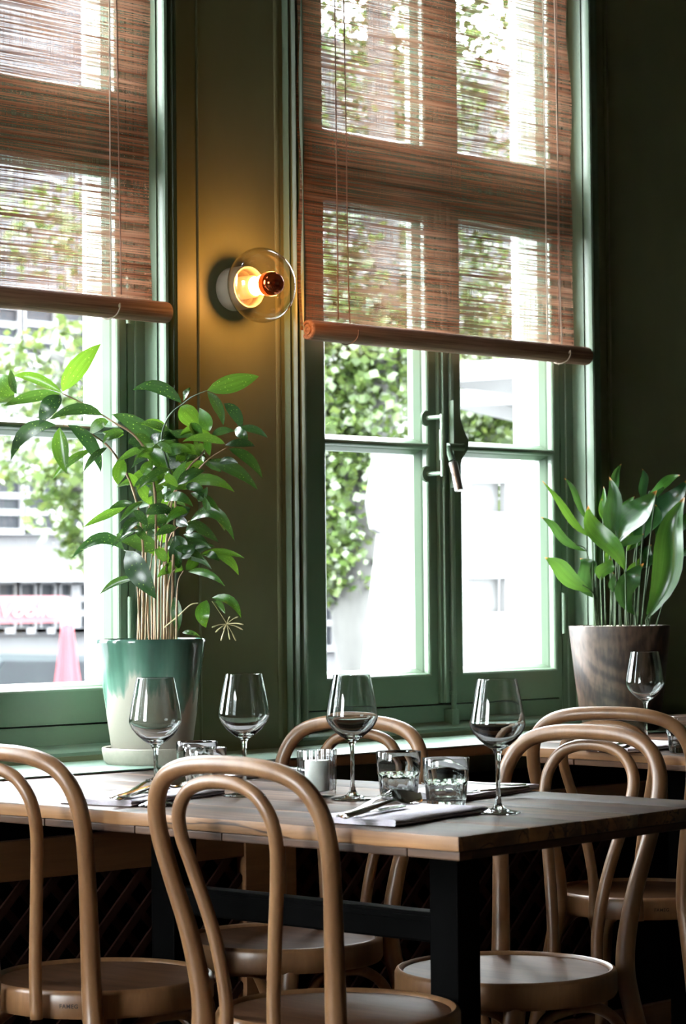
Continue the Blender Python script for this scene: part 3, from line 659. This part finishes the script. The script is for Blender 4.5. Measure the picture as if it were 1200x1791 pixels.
def strip(bm, secs, th=.0018):
    # secs: (x, halfwidth, z_centre, z_edge)
    rows = []
    for (x, hw, zc, ze) in secs:
        rows.append([bm.verts.new((x, hw*u, zc+(ze-zc)*u*u)) for u in (-1, -.5, 0, .5, 1)])
    low = [[bm.verts.new((v.co.x, v.co.y*.9, v.co.z-th)) for v in r] for r in rows]
    for a, b_ in ((rows, 1), (low, -1)):
        for i in range(len(a)-1):
            for k in range(4):
                f = (a[i][k], a[i][k+1], a[i+1][k+1], a[i+1][k]); bm.faces.new(f if b_ < 0 else f[::-1])
    for i in range(len(rows)-1):
        for k in (0, 4): bm.faces.new((rows[i][k], rows[i+1][k], low[i+1][k], low[i][k]))
    for i in (0, len(rows)-1):
        for k in range(4): bm.faces.new((rows[i][k], rows[i][k+1], low[i][k+1], low[i][k]))
HND = [(0, .002, .004, .0035), (.003, .0065, .0042, .0035), (.03, .0075, .005, .004), (.08, .0055, .0085, .008), (.115, .0035, .0125, .012), (.13, .0035, .0125, .012)]
def make_spoon():
    bm = BM(); s = list(HND)
    for k in range(1, 10):
        u = k/9; hw = .0235*math.sin(PI*min(1, u**.8*.93+.05))**.75 if k < 9 else .003
        s.append((.135+u*.066, max(hw, .003), .0125-.012*math.sin(PI*u)**.8+.004*u, .0125+.001*u))
    strip(bm, s, .0014); return bm
def make_fork():
    bm = BM(); s = list(HND)+[(.140, .008, .011, .012), (.150, .0122, .009, .010), (.158, .0125, .0075, .0085)]; strip(bm, s)
    for k in range(4):
        y = -.0096+k*.0064
        for i in range(1): tube(bm, [(.156, y, .0078), (.170, y, .0066), (.186, y*.97, .0085), (.198, y*.93, .0125)], [.0019, .0019, .0016, .0007], 6)
    return bm
def make_knife():
    bm = BM(); s = [(0, .002, .005, .004), (.004, .0075, .006, .004), (.06, .0085, .0065, .004), (.11, .006, .006, .004), (.118, .009, .003, .0028), (.19, .0098, .003, .0028), (.212, .007, .003, .0028), (.222, .001, .003, .0028)]; strip(bm, s, .002); return bm
cut = {}
for nm, fn in (('spoon', make_spoon), ('fork', make_fork), ('knife', make_knife)):
    bm = fn(); bmesh.ops.recalc_face_normals(bm, faces=bm.faces); me = bpy.data.meshes.new(nm); bm.to_mesh(me); bm.free(); me.shade_smooth(); me.set_sharp_from_angle(angle=math.radians(55)); me.materials.append(M['chrome']); cut[nm] = me
NZ = TZ+.0110
def setting(cx, cyy, rz, where, items):
    n = link('napkin', nap_me, None); n.location = (cx, cyy, TZ+.0002); n.rotation_euler.z = math.radians(rz)
    tag(n, 'folded pale lilac linen napkin '+where, 'napkin', 'folded linen napkins')
    for nm, h, tp, roll, pitch, dz in items:
        a = atZ(h[0], h[1], NZ+.006); b = atZ(tp[0], tp[1], NZ+.006); d = b-a
        o = link(nm, cut[nm], None); o.location = (a.x, a.y, NZ+dz)
        o.rotation_euler = (math.radians(roll), math.radians(-pitch), math.atan2(d.y, d.x))
        tag(o, 'polished steel %s lying on the napkin %s' % (nm, where), nm, 'steel cutlery')
def trio(dx, dy): return [('knife', (592+dx, 1426+dy), (700+dx, 1407+dy), 0, 0, .001), ('fork', (600+dx, 1430+dy), (708+dx, 1408+dy), 8, 5, .003), ('spoon', (604+dx, 1433+dy), (752+dx, 1411+dy), 26, 2, .010)]
setting(2.700, 2.690, -78, 'before the right pair of tumblers', trio(0, 0))
setting(2.655, 3.275, -76, 'before the left pair of tumblers', trio(-397, -32))
setting(3.115, 3.560, 100, 'on the far side behind the candle', [('knife', (455, 1345), (515, 1350), 0, 0, .001), ('fork', (450, 1341), (512, 1347), 0, 0, .001)])
setting(3.090, 2.920, 104, 'on the far side behind the rightmost tumbler', [('knife', (925, 1375), (825, 1382), 0, 0, .001), ('fork', (920, 1370), (830, 1374), 0, 0, .001)])
setting(4.235, 3.470, -88, 'on the second table at the right', [('knife', (1075, 1302), (1130, 1290), 0, 0, .001), ('fork', (1090, 1306), (1140, 1294), 0, 0, .001)])

# ------------------------------------------------------------------ leaf builder
def leaf_me(b, mdl, tip, wd, nrm, prof, segs=8, fold=.25, curl=0.0, wave=0.0):
    pts = []
    c = mdl*2-(b+tip)*.5
    for i in range(segs+1):
        u = i/segs; pts.append(b*(1-u)**2+c*2*u*(1-u)+tip*u*u)
    bm = BM(); uvl = bm.loops.layers.uv.new('UVMap'); rows = []
    for i, q in enumerate(pts):
        u = i/segs; tn = (pts[min(i+1, segs)]-pts[max(i-1, 0)]).normalized()
        s = tn.cross(nrm)
        if s.length < .05: s = tn.orthogonal()
        s.normalize(); n2 = s.cross(tn).normalized(); hw = wd*.5*prof(u); q = q+(s*.7+n2*.7)*(wave*wd*math.sin(2*PI*u))
        rows.append([bm.verts.new(q+s*hw*k+n2*(abs(k)*hw*fold+curl*hw*k*math.sin(u*6))) for k in (-1, -.5, 0, .5, 1)])
    for i in range(segs):
        for k in range(4):
            f = bm.faces.new((rows[i][k], rows[i][k+1], rows[i+1][k+1], rows[i+1][k])); f.smooth = True
            for lp, (a_, c_) in zip(f.loops, ((i, k), (i, k+1), (i+1, k+1), (i+1, k))): lp[uvl].uv = (a_/segs, c_/4)
    me = bpy.data.meshes.new('leaf'); bm.to_mesh(me); bm.free(); return me

# ------------------------------------------------------------------ speckled plant in the glazed pot
pc = Vector((3.206, 3.925, .779)); plant = empty('potted_plant', pc, 0, 'tall leafy plant with speckled leaves in a green drip glazed pot', 'potted plant')
bm = BM(); lathe(bm, [(0, .012), (.078, .012), (.082, .016), (.1005, .150), (.1125, .248), (.1140, .254), (.1120, .258), (.1070, .258), (.1045, .254), (.101, .225), (0, .225)], 56); pot = obj('pot', bm, 'glaze', plant, 45)
bm = BM(); lathe(bm, [(0, 0), (.094, 0), (.100, .006), (.1040, .026), (.1040, .032), (.101, .034), (.098, .032), (.094, .0118), (0, .0118)], 56); obj('saucer', bm, 'stoneware', plant, 45)
bm = BM(); lathe(bm, [(0, .236), (.06, .240), (.1020, .2265)], 40); obj('soil', bm, 'soil', plant, True)
D1 = (pc-CAM).dot(FW)
def c4(x, y): return (x/2.4, 560+y/2.4)
rl = random.Random(3)
def prof1(u): return (math.sin(PI*min(1.0, u**.82))**.92)+.02*(u < .02)
LV = [(262,300,425,98,85,330,190,0),(262,305,55,235,46,150,243,0),(255,310,12,362,50,130,322,0),(255,315,165,440,78,205,365,0),(60,312,-20,225,95,20,275,0),(60,312,-15,350,80,25,330,0),(70,310,45,205,36,52,255,0),
(430,400,205,420,48,320,372,0),(235,440,45,590,62,110,470,0),(250,450,280,645,72,258,550,0),(285,440,425,640,58,380,520,0),(395,540,220,670,36,290,595,0),(470,395,690,600,72,610,465,1),(455,425,378,482,50,410,440,0),
(450,535,350,640,28,390,575,0),(520,470,430,520,42,470,480,0),(600,520,690,645,80,670,580,1),(540,520,592,545,48,566,515,0),(765,350,555,295,55,660,278,0),(770,345,800,282,30,780,310,0),(870,295,1088,235,76,985,262,0),
(870,300,938,445,46,918,365,0),(760,360,845,460,84,795,402,1),(880,465,838,368,58,862,420,0),(940,350,1015,460,50,990,395,0),(1010,450,1125,495,36,1070,462,0),(890,480,985,465,38,935,465,0),(985,460,1040,505,44,1015,475,0),
(670,500,860,490,38,765,476,0),(945,520,765,510,36,855,492,0),(945,525,1070,530,36,1020,515,0),(870,490,882,570,34,872,530,0),(860,592,812,508,66,840,550,1),(960,540,1102,665,50,1045,585,0),(870,592,1082,712,56,985,625,0),
(750,682,865,595,58,800,622,1),(745,690,860,632,46,800,648,0),(750,690,985,722,50,880,668,0),(780,697,856,750,44,825,708,0),(745,700,490,702,58,610,668,1),(640,770,575,665,60,602,722,0),(645,720,572,648,46,610,680,0),
(520,585,495,690,58,500,640,0),(600,650,642,590,46,618,618,0),(640,792,645,668,72,648,730,1),(745,700,690,640,40,712,664,0),(720,722,782,590,44,748,650,0),(560,770,456,795,30,508,772,0),(530,782,345,872,36,440,818,0),
(590,830,520,905,52,545,860,0),(600,762,500,850,34,550,795,0),(640,872,480,905,24,560,880,0),(800,725,925,805,42,865,752,0),(865,800,860,738,40,870,768,0),(800,842,985,928,54,905,812,0),(905,815,942,885,30,930,845,0),
(790,862,725,840,46,758,845,1),(770,900,882,962,44,830,918,0),(780,890,832,880,40,806,875,0),(742,870,650,905,40,695,880,0),(748,1042,738,905,68,742,975,1),(662,962,508,930,78,585,935,0),(522,965,298,1002,50,420,915,0),
(530,968,657,1172,98,585,1060,0),(565,1085,418,1152,32,490,1098,0),(770,1050,658,1082,50,715,1038,1),(780,1050,842,985,46,815,1012,0),(790,1056,945,1118,34,875,1062,0),(840,985,1028,1000,30,935,972,0),(905,985,1002,1072,38,965,1012,0),
(850,980,922,1012,36,886,985,0),(732,1160,742,1315,52,745,1240,0),(765,1312,842,1330,20,803,1312,0),(868,1175,866,1292,62,850,1235,0),(890,1165,1012,1252,42,968,1182,0),(900,1180,946,1232,30,925,1200,0),(690,762,742,720,40,715,735,0),
(612,640,702,560,44,655,592,0),(738,592,792,565,44,765,570,0),(430,470,522,480,34,478,480,0),(800,430,835,520,50,825,470,1),(700,640,745,720,46,728,672,1),(560,480,640,560,52,605,510,1),(850,600,930,640,42,890,606,0),
(720,560,660,520,38,690,530,0),(690,700,600,760,40,640,715,0),(830,760,870,700,34,855,730,0),(620,860,560,800,40,585,820,0),(760,1000,820,940,44,795,968,1),(700,1010,650,960,44,672,980,0),(920,600,1000,600,34,960,590,0),(640,560,560,600,36,600,565,0),
(660,690,700,620,44,690,655,1),(580,700,540,640,40,556,668,0),(820,540,770,600,40,800,575,1),(690,830,640,780,48,660,800,1),(735,820,800,790,46,770,800,1),(620,930,560,880,36,590,895,0),(700,930,650,870,48,672,900,1)]
for k in range(46):                       # inner leaves around the canes
    ax = rl.uniform(600, 800); ay = rl.uniform(470, 1020); sd = -1 if rl.random() < .42 else 1
    ln_ = rl.uniform(75, 150); up_ = rl.uniform(-.7, .75)
    LV.append((ax, ay, ax+sd*ln_, ay+up_*ln_*.7+18, rl.uniform(30, 56), ax+sd*ln_*.5, ay+up_*ln_*.35-rl.uniform(4, 20), 1))
for (bx, by, tx, ty, wpx, mx_, my_, dk) in LV:
    sc_ = D1/FPX
    db = D1+rl.uniform(-.07, .07)+.03*dk; dt = db+rl.uniform(-.05, .05)
    if wpx > 90 and bx > 500: db = D1-.09; dt = D1-.13
    b = atF(*c4(bx, by), db)-pc; tp = atF(*c4(tx, ty), dt)-pc; mm = atF(*c4(mx_, my_), (db+dt)/2-rl.uniform(-.01, .02))-pc
    nrm = (-FW+RT*rl.uniform(-.5, .5)+UP*rl.uniform(-.25, .55)).normalized()
    me = leaf_me(b, mm, tp, wpx/2.4*sc_*1.02, nrm, prof1, 8, rl.uniform(.1, .4)); me.materials.append(M['leaf1']); link('leaf', me, None, plant)
ST = [[(598,1350),(600,950),(562,720),(480,560),(400,488),(330,458),(265,440)],[(648,1350),(655,950),(650,720),(622,570),(560,480),(480,430),(430,398),(350,350),(262,308)],[(690,1350),(702,900),(745,692),(820,640),(880,580),(960,530)],
[(718,1350),(735,800),(752,690),(800,610),(850,560),(880,480)],[(735,700),(690,560),(680,480),(712,400),(770,350),(810,320),(870,295)],[(740,1350),(746,1120),(770,1052)],[(665,1350),(672,1000),(700,800),(742,700)],[(628,1350),(612,1000),(625,800),(640,720)],
[(578,1350),(585,1180),(600,1000)],[(700,1350),(710,1100),(740,1040)],[(610,1350),(618,1150),(640,980)],[(680,1350),(684,1050),(720,900),(770,860),(800,840)],[(730,1350),(728,1150),(720,1000),(735,860)],[(655,1350),(652,1100),(668,900)],
[(708,1350),(705,1150),(692,950)],[(640,1350),(636,1150),(625,1050)],[(590,1350),(578,1120),(565,1085)],[(590,1000),(545,975),(522,966)]]
for i, s in enumerate(ST):
    dd = D1+(rl.uniform(-.05, .05)); pts = [atF(*c4(*q), dd+.012*math.sin(k+i))-pc for k, q in enumerate(s)]
    if s[0][1] == 1350: pts[0].z = .24
    bm = BM(); cc = catmull(pts, 5); n = len(cc); r0 = .0032 if i < 4 else .0024
    tube(bm, cc, [r0*(1-.62*k/n)*(1.25 if k % 7 == 3 else 1) for k in range(n)], 7); obj('cane', bm, 'cane' if s[0][1] == 1350 else 'twig', plant, True)
bm = BM(); pts = [atF(*c4(*q), D1-.03)-pc for q in ((690,1290),(750,1240),(800,1195),(832,1188))]; tube(bm, catmull(pts, 5), .0016, 6); obj('runner', bm, 'flower', plant, True)
bm = BM(); hub = atF(*c4(952, 1275), D1-.03)-pc; tube(bm, catmull([atF(*c4(890, 1180), D1-.03)-pc, atF(*c4(925, 1230), D1-.03)-pc, hub], 4), .001, 6)
for k, q in enumerate(((890,1290),(905,1310),(928,1345),(965,1340),(990,1345),(1020,1300),(1022,1278),(1000,1245),(965,1245),(940,1300))):
    e = atF(*c4(*q), D1-.03+rl.uniform(-.015, .015))-pc; tube(bm, catmull([hub, hub.lerp(e, .55)+Vector((0, 0, .002)), e], 3), [.0009]*4+[.0014, .0018, .0012], 6)
obj('flower_cluster', bm, 'flower', plant, True)

# ------------------------------------------------------------------ broad leaved plant in the wooden planter
q = atZ(1080, 1240, .785); pc2 = Vector((4.74, 3.935, .779)); 
pl2 = empty('potted_plant', pc2, 0, 'upright broad leaved plant in a figured brown wooden planter', 'potted plant')
bm = BM()
def wob(k, z): return 1+.012*math.sin(2*PI*k/48*2+z*9)+.008*math.sin(2*PI*k/48*3+1)
lathe(bm, [(0, 0), (.092, 0), (.096, .004), (.108, .07), (.117, .15), (.1235, .22), (.1270, .258), (.1265, .262), (.1160, .262), (.1145, .258), (.110, .235), (0, .235)], 48, None, wob); obj('planter', bm, 'walnut', pl2, 45)
bm = BM(); lathe(bm, [(0, .257), (.08, .257), (.1125, .252)], 30); obj('gravel_bed', bm, 'soil', pl2, True)
bm = BM(); rp = random.Random(5)
for k in range(230):
    a = rp.uniform(0, 2*PI); r = .108*math.sqrt(rp.random()); bmesh.ops.create_icosphere(bm, subdivisions=1, radius=rp.uniform(.003, .0055), matrix=Matrix.Translation((r*math.cos(a), r*math.sin(a), .2585)) @ Matrix.Diagonal((1, rp.uniform(.7, 1), .7, 1)))
tag(obj('gravel', bm, 'pebble', pl2, True), kind='stuff')
D2 = (pc2-CAM).dot(FW)
def c6(x, y): return (900+x/3.257, 780+y/3.257)
def prof2(u): return (math.sin(PI*min(1.0, u**.95))**1.0)*.97+.05*(1-u)
LV2 = [(440,520,157,197,62,295,385,455,1000,0),(432,445,282,182,46,352,295,470,1000,0),(410,600,152,405,68,245,495,480,1000,0),(445,835,172,635,100,280,715,465,1000,0),(470,870,372,640,112,405,730,480,1000,0),
(628,705,420,340,112,500,515,640,1000,-1),(582,555,540,175,100,566,350,575,1000,0),(530,330,610,100,64,570,205,560,1000,1),(505,430,508,228,48,505,330,520,1000,1),(742,330,728,130,64,735,215,700,1000,1),
(760,290,945,165,72,850,215,690,1000,1),(590,570,812,252,165,680,400,600,1000,0),(690,580,985,190,125,850,350,660,1000,1),(585,590,736,500,62,675,532,610,1000,0),(690,965,737,668,118,640,790,690,1010,-1),
(750,990,970,290,165,890,600,750,1010,-1),(800,310,852,230,34,825,262,720,1000,0),(600,405,684,285,44,640,330,600,1000,1),(490,765,548,640,84,515,700,500,1000,1),(570,835,565,718,54,558,775,570,1000,0),
(940,650,1000,570,60,970,600,800,1000,0),(752,985,838,755,74,810,880,770,1010,-1),(700,560,800,330,110,760,440,680,1000,1),(640,600,700,430,100,660,510,630,1000,1),(780,640,900,400,110,850,520,720,1000,1),(560,470,500,300,60,520,390,560,1000,1),(860,560,1010,330,90,945,440,760,1000,1),
(560,690,520,560,70,540,620,545,1000,1),(640,760,720,620,80,690,690,650,1000,1),(700,700,780,560,90,750,630,690,1000,1)]
r2 = random.Random(11)
for i, (bx, by, tx, ty, wpx, mx_, my_, sx_, sy_, back) in enumerate(LV2):
    sc_ = D2/FPX; db = D2+back*.05+r2.uniform(-.03, .03); dt = db+r2.uniform(-.05, .05)
    b = atF(*c6(bx, by), db)-pc2; tp = atF(*c6(tx, ty), dt)-pc2; mm = atF(*c6(mx_, my_), (db+dt)/2)-pc2
    nrm = (-FW+RT*r2.uniform(-.45, .45)+UP*r2.uniform(-.1, .5)).normalized()
    me = leaf_me(b, mm, tp, wpx/3.257*sc_*(1.08 if wpx > 80 else .86), nrm, prof2, 10, r2.uniform(.15, .55), r2.uniform(-.35, .35), r2.choice((-.3, -.2, .2, .3))); me.materials.append(M['leaf2']); lf = link('leaf', me, None, pl2)
    s = atF(*c6(sx_, sy_), D2+back*.04)-pc2; s.z = .25
    rr_ = math.hypot(s.x, s.y)
    if rr_ > .095: s.x *= .095/rr_; s.y *= .095/rr_
    bm = BM(); tube(bm, catmull([s, s.lerp(b, .5)+Vector((0, 0, .012)), b, b.lerp(mm, .35)], 4), [.0024-.0012*k/12 for k in range(13)], 6); obj('stalk', bm, 'twig', lf, True)

# ------------------------------------------------------------------ the street
GZ = -.95
bm = BM(); box(bm, -60, 110, OUT, 120, GZ-.2, GZ); box(bm, -60, XL-.2, -60, OUT, GZ-.2, GZ); struct('floor_street', bm, 'pavement')
# house across the street
BY = 34.0
bld = empty('townhouse', (24, BY, GZ), 0, 'pale town house facade across the street seen through the left window', 'building')
bm = BM(); box(bm, -22, 48, 0, 6, 0, 13); obj('wall', bm, 'facade', bld)
def bwin(x, z, wd, ht, cols, rows):
    bm = BM(); t_ = .10
    box(bm, x-wd/2-t_, x+wd/2+t_, -.10, .02, z+ht, z+ht+t_); box(bm, x-wd/2-t_*1.6, x+wd/2+t_*1.6, -.18, .02, z-t_, z)
    for s in (-1, 1): box(bm, x+s*(wd/2+t_/2)-t_/2, x+s*(wd/2+t_/2)+t_/2, -.10, .02, z, z+ht)
    for c in range(1, cols): xx = x-wd/2+wd*c/cols; box(bm, xx-.05, xx+.05, -.07, 0, z, z+ht)
    for r in range(1, rows): zz = z+ht*r/rows; box(bm, x-wd/2, x+wd/2, -.07, 0, zz-.05, zz+.05)
    wn = obj('window', bm, 'facadetrim', bld); bm = BM(); box(bm, x-wd/2, x+wd/2, -.02, 0.0, z, z+ht); obj('pane', bm, 'darkpane', wn)
def bx_at(px, py): v = atY(px, py, BY); return v.x-24, v.z-GZ
for px in (-58, 6, 70, 132):
    x0, z0 = bx_at(px, 925); x1, z1 = bx_at(px, 838); bwin(x0, z0, .62, z1-z0, 1, 3)
for px in (-62, 2, 65, 128):
    x0, z0 = bx_at(px, 622); x1, z1 = bx_at(px, 540); bwin(x0, z0, .62, z1-z0, 1, 3)
for px in (560, 610):
    x0, z0 = bx_at(px, 1130); x1, z1 = bx_at(px, 1010); bwin(x0, z0, .8, z1-z0, 2, 3)
for px in (580,):
    x0, z0 = bx_at(px, 1000); x1, z1 = bx_at(px, 930); bwin(x0, z0, .7, z1-z0, 1, 2)
for k, px in enumerate((-30, 8, 44, 79, 113, 142)):
    x0, z0 = bx_at(px, 1098); x1, z1 = bx_at(px, 1022); bwin(x0, z0, .36, z1-z0, 1, 3)
bm = BM(); x0, z0 = bx_at(-40, 1018); x1, z1 = bx_at(160, 990); box(bm, x0-3, x1+1, -.5, 0, z0, z1); obj('cornice', bm, 'facadetrim', bld)
# shop awning with its sign
v0 = atY(-60, 1080, 31.0); v1 = atY(128, 1080, 31.0)
aw = empty('shop_awning', ((v0.x+v1.x)/2, 31.0, v0.z), 0, 'faded red shop awning with white lettering across the street', 'awning'); hw = (v1.x-v0.x)/2
bm = BM(); prism(bm, [(0, -.10), (0, .26), (.3, .32), (.3, .28), (.05, .20), (.05, -.10)], -hw, hw, lambda p, x: (x, p[0], p[1])); obj('canopy', bm, 'redsign', aw)
cu = bpy.data.curves.new('t', 'FONT'); cu.body = 'Voolle'; cu.size = .42; cu.shear = .3; cu.align_x = 'CENTER'; cu.align_y = 'CENTER'; cu.extrude = .01
to = bpy.data.objects.new('t', cu); C.objects.link(to); me = bpy.data.meshes.new_from_object(to.evaluated_get(bpy.context.evaluated_depsgraph_get())); bpy.data.objects.remove(to)
for v in me.vertices: v.co = Vector((v.co.x+.1, -.02-v.co.z, v.co.y*.7+.09))
link('lettering', me, 'white', aw)
# closed red parasol
pp = atF(118, 1170, 24.0); par = empty('closed_parasol', (pp.x, pp.y, GZ), 0, 'folded red parasol standing on the terrace across the street', 'parasol')
zt = atF(113, 1085, 24.0).z-GZ; 
bm = BM(); 
def fl(k, z): return 1+.16*math.cos(2*PI*k/48*6)
lathe(bm, [(.0, zt-.02), (.055, zt-.04), (.065, zt-.15), (.10, zt-.45), (.15, zt-.85), (.13, zt-1.25), (0, zt-1.3)], 48, None, fl); obj('canopy', bm, 'red', par, True)
bm = BM(); lathe(bm, [(0, zt+.02), (.05, zt+.01), (.065, zt-.04), (.05, zt-.06), (0, zt-.06)], 20); obj('cap', bm, 'white', par, True)
bm = BM(); tube(bm, [(0, 0, 0), (0, 0, zt-.1)], .025, 10); obj('pole', bm, 'white', par)
bm = BM(); lathe(bm, [(0, 0), (.3, 0), (.3, .06), (.05, .1), (0, .1)], 24); obj('base', bm, 'pavement', par)
# parked cars
def make_car(px, py, D, rz, label):
    p = atF(px, py, D); root = empty('parked_car', (p.x, p.y, GZ), rz, label, 'car')
    bm = BM(); prism(bm, [(-2.0, .3), (2.0, .3), (2.05, .65), (1.95, .82), (1.0, .92), (.45, 1.42), (-.9, 1.48), (-1.55, 1.0), (-2.0, .92), (-2.05, .6)], -.82, .82, lambda q, y: (q[0], y, q[1])); bmesh.ops.bevel(bm, geom=bm.edges[:], offset=.05, segments=2, affect='EDGES'); obj('body', bm, 'carblue', root, 40)
    for s in (-1, 1):
        bm = BM(); prism(bm, [(-1.25, .98), (.8, .98), (.4, 1.36), (-.85, 1.4)], s*.80, s*.835, lambda q, y: (q[0], y, q[1])); obj('side_window', bm, 'darkpane', root)
        for xx in (-1.25, 1.3):
            bm = BM(); lathe(bm, [(0, -.1), (.31, -.1), (.33, -.06), (.33, .06), (.31, .1), (0, .1)], 24, Matrix.Translation((xx, s*.74, .33)) @ Matrix.Rotation(PI/2, 4, 'X')); obj('wheel', bm, 'tyre', root, 40)
    bm = BM(); box(bm, -2.08, -2.0, -.7, -.4, .66, .8); box(bm, -2.08, -2.0, .4, .7, .66, .8); obj('lamps', bm, 'white', root)
make_car(30, 1160, 27.0, 0.05, 'blue grey parked car in the street left of the folded red parasol')
# street tree
def make_tree(path, r0, branches, clusters, label, seed, n_leaf, size):
    root = empty('street_tree', (path[0].x, path[0].y, GZ), 0, label, 'tree', 'street trees'); o = Vector(root.location); rt = random.Random(seed)
    bm = BM(); pts = catmull([p-o for p in path], 6); n = len(pts); tube(bm, pts, [r0*(1-.55*k/n) for k in range(n)], 12); obj('trunk', bm, 'bark', root, True)
    for br in branches:
        bm = BM(); pts = catmull([p-o for p in br], 5); n = len(pts); tube(bm, pts, [r0*.5*(1-.7*k/n) for k in range(n)], 9); obj('branch', bm, 'bark', root, True)
    vs_, fs = [], []
    for k in range(n_leaf):
        c, rad = clusters[rt.randrange(len(clusters))]
        d = Vector((rt.gauss(0, 1), rt.gauss(0, 1), rt.gauss(0, 1))).normalized()*(rt.random()**.45)*rad
        q = c+d-o; a = Vector((rt.uniform(-1, 1), rt.uniform(-1, 1), rt.uniform(-.6, .4))).normalized(); s = a.cross(Vector((rt.uniform(-1, 1), rt.uniform(-1, 1), rt.uniform(-1, 1)))).normalized(); L2 = size*rt.uniform(.6, 1.3)
        i = len(vs_); vs_ += [q, q+a*L2*.5+s*L2*.42, q+a*L2, q+a*L2*.5-s*L2*.42]; fs.append((i, i+1, i+2, i+3))
    me = bpy.data.meshes.new('foliage'); me.from_pydata([tuple(v) for v in vs_], [], fs); tag(link('foliage', me, 'treeleaf', root), kind='stuff')
TD = 15.0
def T(x, y, d=TD): return atF(x, y, d)
base = T(628, 1500); base.z = GZ
make_tree([base, T(628, 1180), T(618, 1080), T(640, 980), T(655, 800), T(668, 650), T(672, 400), T(665, 150), T(660, -200)], .16,
          [[T(640, 960), T(600, 800), T(560, 660), T(520, 500)], [T(668, 650), T(740, 480), T(820, 300), T(880, 120)], [T(620, 1085), T(590, 1060), T(545, 1030)], [T(670, 420), T(600, 250), T(560, 60)]],
          [(T(590, 850), .42), (T(570, 960), .36), (T(610, 760), .4), (T(575, 690), .5), (T(650, 640), .5), (T(560, 560), .5), (T(700, 600), .4), (T(600, 450, 15.4), .7), (T(560, 250, 15.6), .8), (T(650, 120, 15.5), .8), (T(820, 120, 15.8), .9), (T(860, 350, 16), .8), (T(830, 560, 16), .6), (T(850, 700, 16.5), .55), (T(800, 720, 16.5), .5), (T(900, 680, 16.5), .5), (T(720, 300, 15.8), .8), (T(560, -80, 15.6), .9), (T(850, -80, 15.8), 1.0), (T(590, 1000, 15.5), .25), (T(822, 870, 16.5), .3), (T(840, 740, 16.5), .4), (T(880, 640, 16.5), .4)],
          'leafy street tree with a forked trunk seen through the right window', 4, 28000, .062)
t2 = T(118, 1500, 20); t2.z = GZ
make_tree([t2+Vector((1.6, 0, 0)), T(230, 1000, 20), T(225, 700, 20), T(220, 300, 20)], .16, [[T(228, 900, 20), T(160, 860, 20), T(110, 850, 20)], [T(225, 720, 20), T(120, 640, 20), T(40, 600, 20)]],
          [(T(120, 900, 20), .34), (T(100, 840, 20), .3), (T(150, 960, 20), .26), (T(140, 800, 20), .38), (T(30, 790, 20.5), .34), (T(10, 690, 20.5), .4), (T(20, 640, 20), .35), (T(130, 620, 20), .4), (T(150, 700, 20), .35), (T(220, 800, 20), .6), (T(60, 380, 20.5), .55), (T(110, 430, 20.5), .45), (T(230, 500, 20), .9)],
          'pale green street tree standing across from the left window', 9, 2300, .10)
# terrace with white parasols and a white canvas screen
def sq_parasol(px, py, D, half, drop, rz, label):
    p = atF(px, py, D); root = empty('terrace_parasol', (p.x, p.y, GZ), rz, label, 'parasol', 'white square terrace parasols'); z = p.z-GZ
    bm = BM(); a = bm.verts.new((0, 0, z+drop)); c = [bm.verts.new((sx_*half, sy_*half, z)) for sx_, sy_ in ((-1, -1), (1, -1), (1, 1), (-1, 1))]; d = [bm.verts.new((v.co.x, v.co.y, z-.085)) for v in c]
    for k in range(4): bm.faces.new((a, c[k], c[(k+1) % 4])); bm.faces.new((c[k], d[k], d[(k+1) % 4], c[(k+1) % 4]))
    o = obj('canopy', bm, 'white', root); md = o.modifiers.new('thickness', 'SOLIDIFY'); md.thickness = .02
    bm = BM(); tube(bm, [(0, 0, 0), (0, 0, z+drop)], .03, 10); obj('pole', bm, 'white', root, True)
    bm = BM(); box(bm, -.4, .4, -.4, .4, 0, .08, .02); obj('base', bm, 'pavement', root)
sq_parasol(1045, 690, 12.6, .62, .03, .45, 'white square parasol, middle one seen through the upper right pane')
sq_parasol(1075, 640, 10.6, .60, .04, .2, 'white square parasol, highest one seen through the upper right pane')
SD = 9.6
def SP(x, y): v = atY(x, y, SD*.70); return (v.x, v.z)
scr = empty('canvas_screen', (atY(800, 1100, SD*.7).x, SD*.7, GZ), 0, 'tall white canvas screen with two square openings beyond the right window', 'screen'); so = Vector(scr.location)
def spr(poly, y0, y1, mat, nm):
    bm = BM(); prism(bm, poly, y0, y1, lambda p, y: (p[0]-so.x, y-so.y, p[1]-so.z)); return obj(nm, bm, mat, scr)
Y0 = SD*.7
spr([SP(662, 780), SP(648, 880), SP(655, 925), SP(668, 932), SP(640, 1180), SP(630, 1400), SP(818, 1400), SP(818, 790)], Y0, Y0+.03, 'white', 'canvas_panel')
spr([SP(884, 780), SP(884, 1400), SP(1120, 1400), SP(1120, 780)], Y0, Y0+.03, 'white', 'canvas_panel')
spr([SP(818, 790), SP(818, 845), SP(884, 845), SP(884, 780)], Y0, Y0+.03, 'white', 'canvas_panel')
spr([SP(818, 895), SP(818, 1012), SP(884, 1012), SP(884, 895)], Y0, Y0+.03, 'white', 'canvas_panel')
spr([SP(818, 1070), SP(818, 1400), SP(884, 1400), SP(884, 1070)], Y0, Y0+.03, 'white', 'canvas_panel')
spr([SP(836, 845), SP(833, 895), SP(884, 895), SP(884, 845)], Y0+.04, Y0+.05, 'white', 'canvas_flap')
spr([SP(826, 1012), SP(824, 1070), SP(884, 1070), SP(884, 1012)], Y0+.04, Y0+.05, 'white', 'canvas_flap')
